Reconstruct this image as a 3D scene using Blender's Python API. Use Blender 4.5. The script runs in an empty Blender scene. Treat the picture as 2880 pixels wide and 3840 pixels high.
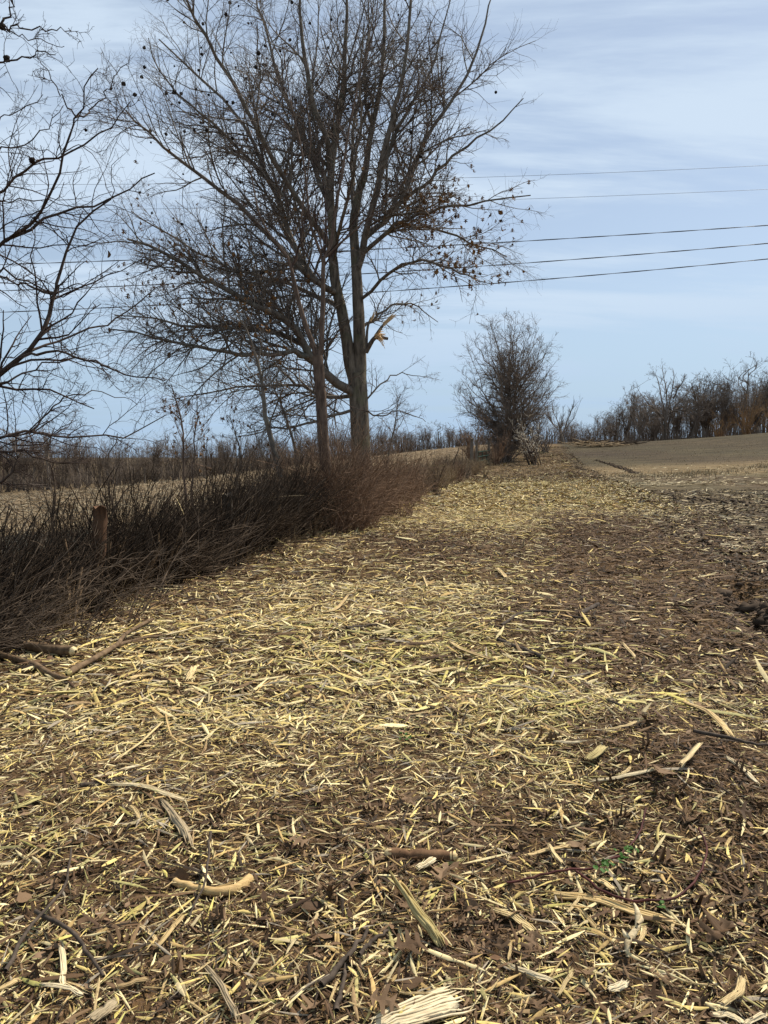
import bpy, math
import numpy as np
from mathutils import Vector, Matrix

S = bpy.context.scene
COL = S.collection
rng = np.random.default_rng(11)

# ------------------------------------------------------------------ camera
FPX, PITCH, EYE = 2773.0, math.radians(4.74), 1.65
cam_d = bpy.data.cameras.new('camera')
cam = bpy.data.objects.new('camera', cam_d)
COL.objects.link(cam)
cam_d.sensor_fit = 'VERTICAL'
cam_d.angle = 2 * math.atan(1920 / FPX)
cam_d.clip_start = 0.05
cam_d.clip_end = 3000
cam.location = (0, 0, EYE)
cam.rotation_euler = (math.radians(90) - PITCH, 0, 0)
S.camera = cam

# ------------------------------------------------------------------ sky, sun, exposure
SUN_AZ, SUN_EL = math.radians(48), math.radians(50)      # azimuth from +Y, negative = left
w = bpy.data.worlds.new('World'); S.world = w; w.use_nodes = True
nt = w.node_tree; nt.nodes.clear()
out = nt.nodes.new('ShaderNodeOutputWorld')
bg = nt.nodes.new('ShaderNodeBackground'); bg.inputs['Strength'].default_value = 0.076
sky = nt.nodes.new('ShaderNodeTexSky'); sky.sky_type = 'NISHITA'; sky.sun_disc = False
sky.sun_elevation = SUN_EL; sky.sun_rotation = SUN_AZ
sky.air_density = 1.0; sky.dust_density = 0.6; sky.ozone_density = 1.2
tc = nt.nodes.new('ShaderNodeTexCoord')
sep = nt.nodes.new('ShaderNodeSeparateXYZ'); nt.links.new(tc.outputs['Generated'], sep.inputs[0])
# project the view direction on a flat cloud deck
mx = nt.nodes.new('ShaderNodeMath'); mx.operation = 'ADD'; mx.inputs[1].default_value = 0.22
nt.links.new(sep.outputs['Z'], mx.inputs[0])
mm = nt.nodes.new('ShaderNodeMath'); mm.operation = 'MAXIMUM'; mm.inputs[1].default_value = 0.05
nt.links.new(mx.outputs[0], mm.inputs[0])
dv = nt.nodes.new('ShaderNodeVectorMath'); dv.operation = 'DIVIDE'
cmb = nt.nodes.new('ShaderNodeCombineXYZ')
for i in range(3): nt.links.new(mm.outputs[0], cmb.inputs[i])
nt.links.new(tc.outputs['Generated'], dv.inputs[0]); nt.links.new(cmb.outputs[0], dv.inputs[1])
mp = nt.nodes.new('ShaderNodeMapping'); mp.inputs['Rotation'].default_value = (0, 0, math.radians(-9))
mp.inputs['Scale'].default_value = (0.45, 1.9, 1.0)
nt.links.new(dv.outputs[0], mp.inputs[0])
n1 = nt.nodes.new('ShaderNodeTexNoise'); n1.inputs['Scale'].default_value = 1.6
n1.inputs['Detail'].default_value = 7; n1.inputs['Roughness'].default_value = 0.6
n1.inputs['Distortion'].default_value = 0.35
nt.links.new(mp.outputs[0], n1.inputs['Vector'])
cr = nt.nodes.new('ShaderNodeMapRange'); cr.inputs['From Min'].default_value = 0.42; cr.inputs['From Max'].default_value = 0.62
cr.inputs['To Min'].default_value = 0.42; cr.inputs['To Max'].default_value = 0.95; cr.interpolation_type = 'SMOOTHSTEP'
nt.links.new(n1.outputs['Fac'], cr.inputs['Value'])
mix = nt.nodes.new('ShaderNodeMix'); mix.data_type = 'RGBA'
nt.links.new(cr.outputs[0], mix.inputs['Factor'])
nt.links.new(sky.outputs[0], mix.inputs['A'])
mix.inputs['B'].default_value = (6.1, 7.3, 8.7, 1)
hzr = nt.nodes.new('ShaderNodeMapRange'); hzr.interpolation_type = 'SMOOTHSTEP'      # pale air low over the horizon
hzr.inputs['From Min'].default_value = -0.02; hzr.inputs['From Max'].default_value = 0.26
hzr.inputs['To Min'].default_value = 0.85; hzr.inputs['To Max'].default_value = 0.0
nt.links.new(sep.outputs['Z'], hzr.inputs['Value'])
mix2 = nt.nodes.new('ShaderNodeMix'); mix2.data_type = 'RGBA'
nt.links.new(hzr.outputs[0], mix2.inputs['Factor']); nt.links.new(mix.outputs['Result'], mix2.inputs['A'])
mix2.inputs['B'].default_value = (3.7, 5.3, 7.3, 1)
nt.links.new(mix2.outputs['Result'], bg.inputs['Color'])
nt.links.new(bg.outputs[0], out.inputs[0])

sun_d = bpy.data.lights.new('sun', 'SUN'); sun_d.energy = 4.8; sun_d.angle = math.radians(0.6)
sun_d.color = (1.0, 0.93, 0.82)
sun = bpy.data.objects.new('sun', sun_d); COL.objects.link(sun)
sv = Vector((math.sin(SUN_AZ) * math.cos(SUN_EL), math.cos(SUN_AZ) * math.cos(SUN_EL), math.sin(SUN_EL)))
sun.rotation_euler = (-sv).to_track_quat('-Z', 'Y').to_euler()
sun.location = (-20, 40, 60)
S.view_settings.view_transform = 'Standard'; S.view_settings.look = 'None'
S.view_settings.exposure = 0.5; S.view_settings.gamma = 1.0
S.view_settings.use_curve_mapping = False
S.cycles.max_bounces = 6; S.cycles.diffuse_bounces = 3; S.cycles.glossy_bounces = 2
S.cycles.transparent_max_bounces = 4

# ------------------------------------------------------------------ noise and terrain
def _hash(ix, iy, s):
    h = (ix.astype(np.int64) * 374761393 + iy.astype(np.int64) * 668265263 + s * 1442695041) & 0xffffffff
    h = ((h ^ (h >> 13)) * 1274126177) & 0xffffffff
    return ((h ^ (h >> 16)) & 0xffff) / 65535.0
def vnoise(x, y, s=0):
    x = np.asarray(x, float); y = np.asarray(y, float)
    ix, iy = np.floor(x), np.floor(y); fx, fy = x - ix, y - iy
    fx = fx * fx * (3 - 2 * fx); fy = fy * fy * (3 - 2 * fy)
    a = _hash(ix, iy, s); b = _hash(ix + 1, iy, s); c = _hash(ix, iy + 1, s); d = _hash(ix + 1, iy + 1, s)
    return (a + (b - a) * fx) * (1 - fy) + (c + (d - c) * fx) * fy
def fbm(x, y, s=0, o=4):
    t = 0; a = 0.5
    for i in range(o):
        t = t + a * vnoise(x * 2 ** i, y * 2 ** i, s + i * 17); a *= 0.5
    return t / (1 - 0.5 ** o)
def sstep(a, b, x):
    t = np.clip((np.asarray(x, float) - a) / (b - a), 0, 1); return t * t * (3 - 2 * t)
def fence_x(y): return -4.6 + 0.2 * np.asarray(y, float)
def gauss(x, y, cx, cy, rx, ry): return np.exp(-(((x - cx) / rx) ** 2 + ((y - cy) / ry) ** 2))
def seg_dist(x, y, pts):
    d = np.full(np.shape(x), 1e9)
    for (ax, ay), (bx, by) in zip(pts[:-1], pts[1:]):
        vx, vy = bx - ax, by - ay
        t = np.clip(((x - ax) * vx + (y - ay) * vy) / (vx * vx + vy * vy), 0, 1)
        d = np.minimum(d, np.hypot(x - ax - t * vx, y - ay - t * vy))
    return d
RUT = [(4.25, 8.6), (3.75, 7.6), (3.55, 6.6), (3.5, 5.6), (3.6, 4.6)]
def height(x, y):
    x = np.asarray(x, float); y = np.asarray(y, float)
    u = x - fence_x(np.clip(y, 0, 140))
    yy = np.clip(y - 42, 0, 62)
    z = 0.00068 * yy ** 2 * sstep(-60, 0, u)
    left = np.clip(-u - 0.6, 0, 110)
    z = z - 0.064 * left
    dr = np.clip(u - 4, 0, 60)
    z = z + 0.0014 * dr ** 2 * sstep(4, 60, y)
    far = sstep(106, 135, y)
    z = z - far * 2.2 * sstep(-10, 10, u)
    near = 1 - sstep(30, 70, y)
    z = z + near * (0.10 * (fbm(x / 1.7, y / 1.7, 3) - 0.5) + 0.05 * (1 - sstep(7, 14, y)) * (fbm(x / 0.42, y / 0.42, 9, 3) - 0.5))
    # mulch windrows and the leaf heap at the lower right
    z = z + 0.10 * gauss(x, y, 1.55, 3.75, 0.55, 0.7) + 0.06 * gauss(x, y, 1.25, 4.6, 0.7, 0.4)
    z = z + 0.05 * gauss(x, y, -1.2, 3.3, 0.7, 0.5) - 0.03 * gauss(x, y, 0.32, 2.42, 0.16, 0.14)
    # eroded rut along the right edge
    d = seg_dist(x, y, RUT)
    z = z - 0.14 * np.exp(-(d / 0.16) ** 2) + 0.05 * np.exp(-((d - 0.42) / 0.2) ** 2) * (y < 10)
    z = z + 0.16 * (fbm(x / 14, y / 14, 31) - 0.5) * sstep(22, 50, np.hypot(x, y))
    return z
def hz(x, y): return float(height(np.array([x]), np.array([y]))[0])
CP, SP = math.cos(PITCH), math.sin(PITCH)
def ray(px, py):
    a = (px - 1440) / FPX; b = -(py - 1920) / FPX
    return Vector((a, CP + b * SP, -SP + b * CP))
def at(px, py, Y):
    d = ray(px, py); t = Y / d.y
    return Vector((d.x * t, Y, EYE + d.z * t))
_T = 1.5 * 1.012 ** np.arange(470)
def gnd(px, py, lift=0.0):
    d = ray(px, py); T = _T
    for _ in range(2):
        g = height(d.x * T, d.y * T) + lift - (EYE + d.z * T)
        i = int(np.argmax(g >= 0)) if (g >= 0).any() else len(T) - 1
        T = np.linspace(T[max(i - 1, 0)], T[i], 12)
    p = d * float(T[min(max(int(np.argmax(height(d.x * T, d.y * T) + lift >= EYE + d.z * T)), 0), 11)])
    return Vector((p.x, p.y, hz(p.x, p.y) + lift))

# ------------------------------------------------------------------ mesh helpers
def mesh_np(name, V, F4=None, F3=None, col=None, smooth=True):
    V = np.asarray(V, np.float32).reshape(-1, 3)
    me = bpy.data.meshes.new(name)
    n4 = 0 if F4 is None else len(F4); n3 = 0 if F3 is None else len(F3)
    me.vertices.add(len(V)); me.vertices.foreach_set('co', V.ravel())
    loops, starts, tot = [], [], []
    if n4: loops.append(np.asarray(F4, np.int32).ravel()); tot.append(np.full(n4, 4, np.int32))
    if n3: loops.append(np.asarray(F3, np.int32).ravel()); tot.append(np.full(n3, 3, np.int32))
    L = np.concatenate(loops); T = np.concatenate(tot)
    st = np.concatenate([[0], np.cumsum(T)[:-1]]).astype(np.int32)
    me.loops.add(len(L)); me.loops.foreach_set('vertex_index', L)
    me.polygons.add(len(T)); me.polygons.foreach_set('loop_start', st); me.polygons.foreach_set('loop_total', T)
    if smooth: me.polygons.foreach_set('use_smooth', np.ones(len(T), bool))
    if col is not None:
        c = np.ones((len(V), 4), np.float32); c[:, :3] = col
        ca = me.color_attributes.new('Col', 'FLOAT_COLOR', 'POINT'); ca.data.foreach_set('color', c.ravel())
    me.update(calc_edges=True)
    return me
def obj(name, me, mat=None, parent=None, loc=None):
    o = bpy.data.objects.new(name, me); COL.objects.link(o)
    if mat is not None and me is not None and len(me.materials) == 0: me.materials.append(mat)
    if parent is not None:
        o.parent = parent
        o.matrix_parent_inverse = Matrix.Translation(-Vector(parent.location)) if parent.rotation_euler[2] == 0 and tuple(parent.scale) == (1, 1, 1) else Matrix()
    if loc is not None: o.location = loc
    return o
def tag(o, label=None, cat=None, group=None, kind=None):
    if label: o['label'] = label
    if cat: o['category'] = cat
    if group: o['group'] = group
    if kind: o['kind'] = kind
    return o
def empty(name, loc):
    o = bpy.data.objects.new(name, None); COL.objects.link(o); o.location = loc; o.empty_display_size = 0.1
    return o
def norm(v): return v / np.maximum(np.linalg.norm(v, axis=-1, keepdims=True), 1e-9)
def tubes(P, R, S_=3):
    """P (N,K,3) centre lines, R (N,K) radii -> verts, quads, tri caps at the tip"""
    P = np.asarray(P, float); R = np.asarray(R, float); N, K = R.shape
    T = np.empty_like(P); T[:, 1:-1] = P[:, 2:] - P[:, :-2]; T[:, 0] = P[:, 1] - P[:, 0]; T[:, -1] = P[:, -1] - P[:, -2]
    T = norm(T)
    ref = np.where(np.abs(T[:, :1, 2:3]) > 0.8, np.array([1.0, 0, 0]), np.array([0, 0, 1.0]))
    ref = np.broadcast_to(ref, T.shape)
    A = norm(np.cross(T, ref)); B = np.cross(T, A)
    ang = np.arange(S_) * 2 * math.pi / S_
    V = P[:, :, None] + R[:, :, None, None] * (np.cos(ang)[None, None, :, None] * A[:, :, None] + np.sin(ang)[None, None, :, None] * B[:, :, None])
    idx = np.arange(N * K * S_).reshape(N, K, S_)
    a = idx[:, :-1]; b = np.roll(idx, -1, 2)[:, :-1]; c = np.roll(idx, -1, 2)[:, 1:]; d = idx[:, 1:]
    F = np.stack([a, d, c, b], -1).reshape(-1, 4)
    return V.reshape(-1, 3), F
def tube_mesh(name, sets, col=None):
    """sets: list of (P,R,S)"""
    Vs, Fs, off = [], [], 0
    for P, R, s in sets:
        if len(P) == 0: continue
        v, f = tubes(P, R, s); Vs.append(v); Fs.append(f + off); off += len(v)
    return mesh_np(name, np.concatenate(Vs), np.concatenate(Fs), col=col)
def resample(pts, k, jit=0.0, r=None):
    """smooth polyline (Catmull-Rom) resampled to k points"""
    p = np.array([tuple(q) for q in pts], float)
    p = np.vstack([2 * p[0] - p[1], p, 2 * p[-1] - p[-2]])
    n = len(p) - 3; o = []
    for t in np.linspace(0, n - 1e-6, k):
        i = int(t); f = t - i; a, b, c, d = p[i], p[i + 1], p[i + 2], p[i + 3]
        o.append(0.5 * (2 * b + (c - a) * f + (2 * a - 5 * b + 4 * c - d) * f * f + (3 * b - a - 3 * c + d) * f ** 3))
    o = np.array(o)
    if jit: o[1:] += (r or rng).normal(0, jit, o[1:].shape)
    return o
def grow(P, R, n, lf, ang, K, t0, t1, rr, up, wig, rg, lmin=0.1, lmax=9, rmin=0.003, droop=0.0):
    """children along parent polylines. n per parent; lf = length as share of the parent's"""
    P = np.asarray(P, float); N, K0 = R.shape
    seg = np.linalg.norm(np.diff(P, axis=1), axis=2); L = seg.sum(1)
    n = np.broadcast_to(np.asarray(n), (N,)); pi = np.repeat(np.arange(N), n); M = len(pi)
    t = t0 + (t1 - t0) * rg.random(M); tt = t * (K0 - 1); i = np.minimum(tt.astype(int), K0 - 2); f = (tt - i)[:, None]
    base = P[pi, i] * (1 - f) + P[pi, i + 1] * f
    tan = norm(P[pi, i + 1] - P[pi, i])
    r0 = R[pi, i] * (1 - f[:, 0]) + R[pi, i + 1] * f[:, 0]
    perp = norm(np.cross(tan, rg.normal(size=(M, 3))))
    a = np.radians(rg.uniform(ang[0], ang[1], M))[:, None]
    d = tan * np.cos(a) + perp * np.sin(a); d[:, 2] += up; d = norm(d)
    ln = np.clip(L[pi] * rg.uniform(lf[0], lf[1], M) * (1.15 - 0.6 * t), lmin, lmax)
    Q = np.empty((M, K, 3)); Q[:, 0] = base; st = (ln / (K - 1))[:, None]
    for k in range(1, K):
        d = d + rg.normal(0, wig, (M, 3)); d[:, 2] += up * 0.15 - droop; d = norm(d)
        Q[:, k] = Q[:, k - 1] + d * st
    rb = np.maximum(np.minimum(r0 * rr, 0.012 * ln + 0.004), rmin)
    RR = rb[:, None] * np.linspace(1, 0.35, K)[None]
    return Q, np.maximum(RR, rmin * 0.6)

# ------------------------------------------------------------------ materials
def new_mat(name, rough=0.85, spec=0.2):
    m = bpy.data.materials.new(name); m.use_nodes = True
    b = m.node_tree.nodes['Principled BSDF']; b.inputs['Roughness'].default_value = rough
    b.inputs['Specular IOR Level'].default_value = spec
    return m, m.node_tree, b
def ramp(t, fac, stops):
    r = t.nodes.new('ShaderNodeValToRGB'); e = r.color_ramp.elements
    e[0].position, e[0].color = stops[0][0], (*stops[0][1], 1)
    e[1].position, e[1].color = stops[-1][0], (*stops[-1][1], 1)
    for p, c in stops[1:-1]:
        q = e.new(p); q.color = (*c, 1)
    t.links.new(fac, r.inputs[0]); return r.outputs[0]
def noise(t, vec, scale, detail=4, rough=0.55):
    n = t.nodes.new('ShaderNodeTexNoise'); n.inputs['Scale'].default_value = scale
    n.inputs['Detail'].default_value = detail; n.inputs['Roughness'].default_value = rough
    if vec is not None: t.links.new(vec, n.inputs['Vector'])
    return n.outputs['Fac']
def mapping(t, vec, scale=(1, 1, 1)):
    m = t.nodes.new('ShaderNodeMapping'); m.inputs['Scale'].default_value = scale; t.links.new(vec, m.inputs[0]); return m.outputs[0]
def coord(t, which='Object'): return t.nodes.new('ShaderNodeTexCoord').outputs[which]
def mixc(t, f, a, b, mode='MIX'):
    m = t.nodes.new('ShaderNodeMix'); m.data_type = 'RGBA'; m.blend_type = mode
    for k, v in (('Factor', f), ('A', a), ('B', b)):
        s = m.inputs[k]
        if isinstance(v, (int, float)): s.default_value = v
        elif isinstance(v, tuple): s.default_value = (*v, 1)
        else: t.links.new(v, s)
    return m.outputs['Result']
def bump(t, b, h, strength=0.5, dist=0.01):
    n = t.nodes.new('ShaderNodeBump'); n.inputs['Strength'].default_value = strength; n.inputs['Distance'].default_value = dist
    t.links.new(h, n.inputs['Height']); t.links.new(n.outputs[0], b.inputs['Normal'])
def bark_mat(name, dark, light, scale=9, stretch=0.25, lichen=None, bmp=0.8, dist=0.02):
    m, t, b = new_mat(name, 0.9, 0.15)
    c = coord(t); v = mapping(t, c, (1, 1, stretch))
    f = noise(t, v, scale, 6, 0.65)
    col = ramp(t, f, [(0.3, dark), (0.68, light)])
    if lichen is not None:
        g = noise(t, c, 2.3, 4, 0.6)
        gf = t.nodes.new('ShaderNodeMapRange'); gf.inputs['From Min'].default_value = 0.52; gf.inputs['From Max'].default_value = 0.66
        gf.inputs['To Max'].default_value = 0.6
        t.links.new(g, gf.inputs[0]); col = mixc(t, gf.outputs[0], col, lichen)
    t.links.new(col, b.inputs['Base Color'])
    bump(t, b, f, bmp, dist)
    return m
def plain_mat(name, a, c, scale=6, rough=0.85, per_object=False):
    m, t, b = new_mat(name, rough, 0.06)
    f = noise(t, coord(t), scale, 3)
    if per_object:
        oi = t.nodes.new('ShaderNodeObjectInfo'); ad = t.nodes.new('ShaderNodeMath'); ad.operation = 'MULTIPLY_ADD'
        ad.inputs[1].default_value = 0.7; t.links.new(oi.outputs['Random'], ad.inputs[0])
        sc_ = t.nodes.new('ShaderNodeMath'); sc_.operation = 'MULTIPLY'; sc_.inputs[1].default_value = 0.35; t.links.new(f, sc_.inputs[0])
        t.links.new(sc_.outputs[0], ad.inputs[2]); f = ad.outputs[0]
        col = ramp(t, f, [(0.15, a), (0.85, c)])
    else:
        col = ramp(t, f, [(0.32, a), (0.68, c)])
    t.links.new(col, b.inputs['Base Color'])
    return m
def vcol_mat(name, rough=0.85, nscale=60, amount=0.5, spec=0.15):
    m, t, b = new_mat(name, rough, spec)
    a = t.nodes.new('ShaderNodeVertexColor'); a.layer_name = 'Col'
    f = noise(t, coord(t), nscale, 3)
    k = ramp(t, f, [(0.3, (1 - amount, 1 - amount, 1 - amount)), (0.7, (1 + amount * 0.3,) * 3)])
    t.links.new(mixc(t, 1.0, a.outputs['Color'], k, 'MULTIPLY'), b.inputs['Base Color'])
    return m, t, b
def wood_mat(name, stops, per=0.75):
    """split wood: grain along local X, tone varies from piece to piece"""
    m, t, b = new_mat(name, 0.75, 0.2)
    c = coord(t); g = noise(t, mapping(t, c, (5, 70, 70)), 1.6, 5, 0.65)
    oi = t.nodes.new('ShaderNodeObjectInfo')
    col = ramp(t, oi.outputs['Random'], stops)
    k = ramp(t, g, [(0.28, (0.42, 0.36, 0.28)), (0.5, (0.95, 0.93, 0.9)), (0.72, (1.12, 1.1, 1.05))])
    col = mixc(t, 1.0, col, k, 'MULTIPLY')
    st = noise(t, c, 9, 3); sm = t.nodes.new('ShaderNodeMapRange'); sm.inputs['From Min'].default_value = 0.55; sm.inputs['From Max'].default_value = 0.75
    sm.inputs['To Max'].default_value = 0.55; t.links.new(st, sm.inputs[0])
    col = mixc(t, sm.outputs[0], col, (0.25, 0.15, 0.065))
    t.links.new(col, b.inputs['Base Color']); bump(t, b, g, 0.6, 0.004)
    return m

CREAM, TAN, STRAW, GREEN, BROWN, DARK, GREY = ((0.80, 0.65, 0.34), (0.52, 0.35, 0.14), (0.70, 0.53, 0.19), (0.46, 0.43, 0.1), (0.14, 0.082, 0.042), (0.05, 0.034, 0.022), (0.34, 0.28, 0.2))
M = {}
M['oak_bark'] = bark_mat('oak_bark', (0.04, 0.031, 0.023), (0.23, 0.185, 0.135), 13, 0.22, (0.115, 0.115, 0.06))
M['oak_limb'] = bark_mat('oak_limb', (0.05, 0.04, 0.03), (0.22, 0.18, 0.14), 8, 0.5, (0.14, 0.14, 0.11), 0.5, 0.01)
M['oak_twig'] = plain_mat('oak_twig', (0.085, 0.066, 0.052), (0.21, 0.17, 0.138), 3)
M['slim_bark'] = bark_mat('slim_bark', (0.055, 0.035, 0.025), (0.18, 0.125, 0.09), 14, 0.3, None, 0.5, 0.01)
M['slim_twig'] = plain_mat('slim_twig', (0.04, 0.026, 0.022), (0.10, 0.066, 0.052), 3)
M['thorn_bark'] = bark_mat('thorn_bark', (0.022, 0.016, 0.013), (0.085, 0.06, 0.046), 14, 0.6, None, 0.5, 0.008)
M['thorn_twig'] = plain_mat('thorn_twig', (0.024, 0.017, 0.015), (0.07, 0.048, 0.038), 3)
M['far_bark'] = plain_mat('far_bark', (0.10, 0.08, 0.06), (0.22, 0.18, 0.14), 0.8, per_object=True)
M['far_twig'] = plain_mat('far_twig', (0.10, 0.076, 0.058), (0.19, 0.15, 0.118), 0.5, per_object=True)
M['willow'] = plain_mat('willow', (0.19, 0.108, 0.05), (0.30, 0.185, 0.09), 0.7)
M['brush'] = plain_mat('brush', (0.014, 0.010, 0.007), (0.078, 0.054, 0.036), 9)
M['brush_grey'] = plain_mat('brush_grey', (0.06, 0.044, 0.032), (0.17, 0.125, 0.088), 5)
M['cane'] = plain_mat('cane', (0.10, 0.058, 0.038), (0.29, 0.19, 0.12), 9)
M['weed'] = plain_mat('weed', (0.14, 0.095, 0.055), (0.36, 0.265, 0.155), 6)
M['gall'] = plain_mat('gall', (0.012, 0.010, 0.009), (0.035, 0.026, 0.02), 40)
M['tree_leaf'] = plain_mat('tree_leaf', (0.07, 0.036, 0.015), (0.22, 0.115, 0.045), 5, per_object=True)
M['post'] = bark_mat('post', (0.05, 0.04, 0.03), (0.2, 0.165, 0.125), 12, 0.12, None, 0.8, 0.01)
M['post_brown'] = bark_mat('post_brown', (0.05, 0.026, 0.015), (0.18, 0.1, 0.055), 12, 0.12, None, 0.8, 0.01)
M['post_dark'] = bark_mat('post_dark', (0.03, 0.024, 0.018), (0.11, 0.088, 0.066), 12, 0.12, None, 0.8, 0.01)
M['gate'] = plain_mat('gate', (0.012, 0.03, 0.022), (0.03, 0.07, 0.05), 9, 0.5)
M['wire'] = plain_mat('wire', (0.05, 0.05, 0.052), (0.12, 0.12, 0.125), 2, 0.35)
M['thin_wire'] = plain_mat('thin_wire', (0.13, 0.14, 0.15), (0.22, 0.23, 0.24), 2, 0.4)
M['wood'] = wood_mat('wood', [(0.0, (0.66, 0.53, 0.30)), (0.3, (0.54, 0.39, 0.18)), (0.55, (0.62, 0.49, 0.26)), (0.8, (0.45, 0.33, 0.16)), (0.92, (0.47, 0.42, 0.17)), (1.0, (0.36, 0.25, 0.13))])
M['wood_white'] = wood_mat('wood_white', [(0.0, (0.66, 0.56, 0.37)), (1.0, (0.60, 0.50, 0.31))])
M['wood_grey'] = wood_mat('wood_grey', [(0.0, (0.40, 0.32, 0.20)), (1.0, (0.34, 0.27, 0.17))])
M['wood_orange'] = wood_mat('wood_orange', [(0.0, (0.52, 0.36, 0.16)), (1.0, (0.56, 0.41, 0.19))])
M['wood_bark'] = bark_mat('wood_bark', (0.07, 0.035, 0.018), (0.2, 0.115, 0.06), 22, 0.6, None, 0.6, 0.004)
M['dark_stick'] = bark_mat('dark_stick', (0.025, 0.019, 0.015), (0.1, 0.075, 0.055), 26, 0.6, None, 0.6, 0.003)
M['log_bark'] = bark_mat('log_bark', (0.07, 0.045, 0.026), (0.21, 0.14, 0.08), 16, 0.6, None, 0.6, 0.006)
M['bramble'] = plain_mat('bramble', (0.045, 0.016, 0.014), (0.1, 0.036, 0.03), 12, 0.5)
M['green_leaf'] = plain_mat('green_leaf', (0.03, 0.075, 0.015), (0.07, 0.14, 0.03), 30, 0.5)
M['leaf'] = plain_mat('leaf', (0.055, 0.032, 0.018), (0.19, 0.122, 0.07), 22, 0.65, per_object=True)
M['chips'], _t, _b = vcol_mat('chips', 0.8, 55, 0.3)
M['straw'], _t, _b = vcol_mat('straw', 0.85, 8, 0.3)
# EOF-1

# ================================================================== GROUND
def axis(lo, hi, c, fine, g):
    a = [c]
    while a[-1] < hi: a.append(a[-1] + max(fine, g * abs(a[-1] - c) * 1.0))
    b = [c]
    while b[-1] > lo: b.append(b[-1] - max(fine, g * abs(b[-1] - c) * 1.0))
    return np.array(b[::-1] + a[1:])
gx = axis(-700, 700, 0.4, 0.08, 0.04); gy = axis(-40, 900, 3.6, 0.075, 0.036)
GX, GY = np.meshgrid(gx, gy)
GZ = height(GX, GY)
GU = GX - fence_x(GY)
def band(px_pts): return [tuple(gnd(*p))[:2] for p in px_pts]
def lerp(a, b, f): return a * (1 - f[..., None]) + np.array(b) * f[..., None]
gc = np.zeros(GX.shape + (3,)) + np.array((0.105, 0.068, 0.038))
patch = fbm(GX / 2.2, GY / 2.2, 5)
gc = lerp(gc, (0.17, 0.12, 0.06), sstep(16, 19, GY) * (1 - sstep(34, 44, GY)) * (0.45 + 0.55 * patch))
gc = lerp(gc, (0.125, 0.088, 0.05), sstep(36, 46, GY))
gc = lerp(gc, (0.075, 0.052, 0.033), sstep(40, 48, GY) * sstep(.5, .66, fbm(GX / 3, GY / 7, 66)) * .8)
GB = GU - 8.4 - 1.2 * (fbm(GX / 3, GY / 3, 8) - 0.5)
soil = sstep(-0.5, 0.7, GB) * sstep(4, 8, GY)
sc1 = fbm(GX / 9 + GY / 40, GY / 22, 13)
gc = lerp(gc, (0.088, 0.066, 0.043), soil)
gc = lerp(gc, (0.098, 0.084, 0.05), soil * sstep(0.5, 0.62, sc1) * sstep(20, 34, GY) * 0.8)
gc = lerp(gc, (0.16, 0.12, 0.07), soil * sstep(44, 50, GY + 0.1 * GU) * (1 - sstep(60, 70, GY + 0.15 * GU)) * 0.85)
gc = lerp(gc, (0.052, 0.043, 0.029), soil * sstep(58, 68, GY) * (.5 + .5 * fbm(GX / 5, GY / 9, 71)))
gc = lerp(gc, (0.05, 0.038, 0.028), soil * gauss(GX, GY, 24, 84, 7, 5) * 0.9)
leftf = sstep(0.6, 1.6, -GU)
gc = lerp(gc, (0.175, 0.132, 0.085), leftf * (0.7 + 0.3 * patch))
gc = lerp(gc, (0.11, 0.08, 0.05), sstep(112, 124, GY) * (1 - leftf))
gc = lerp(gc, (0.07, 0.055, 0.04), sstep(128, 150, GY))
gc = lerp(gc, (0.12, 0.09, 0.055), leftf * sstep(66, 72, -GU + 0.35 * np.clip(GY - 100, 0, 50)))
gc = lerp(gc, (0.075, 0.048, 0.028), np.exp(-((GU - 0.1) / 0.7) ** 2) * 0.9)
nx, ny = len(gx), len(gy)
idx = np.arange(nx * ny).reshape(ny, nx)
F = np.stack([idx[:-1, :-1], idx[:-1, 1:], idx[1:, 1:], idx[1:, :-1]], -1).reshape(-1, 4)
gm, t, b = vcol_mat('ground_soil', 0.95, 3, 0.35, 0.05)
a_ = [n for n in t.nodes if n.type == 'VERTEX_COLOR'][0].outputs['Color']
cN = coord(t)
f1 = noise(t, mapping(t, cN, (1, 1, 1)), 14, 8, 0.75)
f2 = noise(t, mapping(t, cN, (0.35, 1.3, 1)), 2.2, 8, 0.72)
c2 = mixc(t, 1.0, a_, ramp(t, f1, [(0.34, (0.35, 0.33, 0.3)), (0.5, (0.95, 0.95, 0.95)), (0.68, (1.6, 1.5, 1.3))]), 'MULTIPLY')
f3 = noise(t, mapping(t, cN, (0.28, 1.6, 1)), 0.55, 9, 0.78)
c2 = mixc(t, 1.0, c2, ramp(t, f3, [(0.34, (0.5, 0.48, 0.44)), (0.5, (1, 1, 1)), (0.66, (1.5, 1.45, 1.3))]), 'MULTIPLY')
c2 = mixc(t, 1.0, c2, ramp(t, f2, [(0.3, (0.6, 0.58, 0.55)), (0.7, (1.35, 1.32, 1.25))]), 'MULTIPLY')
t.links.new(c2, b.inputs['Base Color']); bump(t, b, f1, 0.9, 0.03)
g_o = obj('ground', mesh_np('ground', np.stack([GX, GY, GZ], -1), F, col=gc.reshape(-1, 3)), gm)
tag(g_o, kind='structure')

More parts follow.
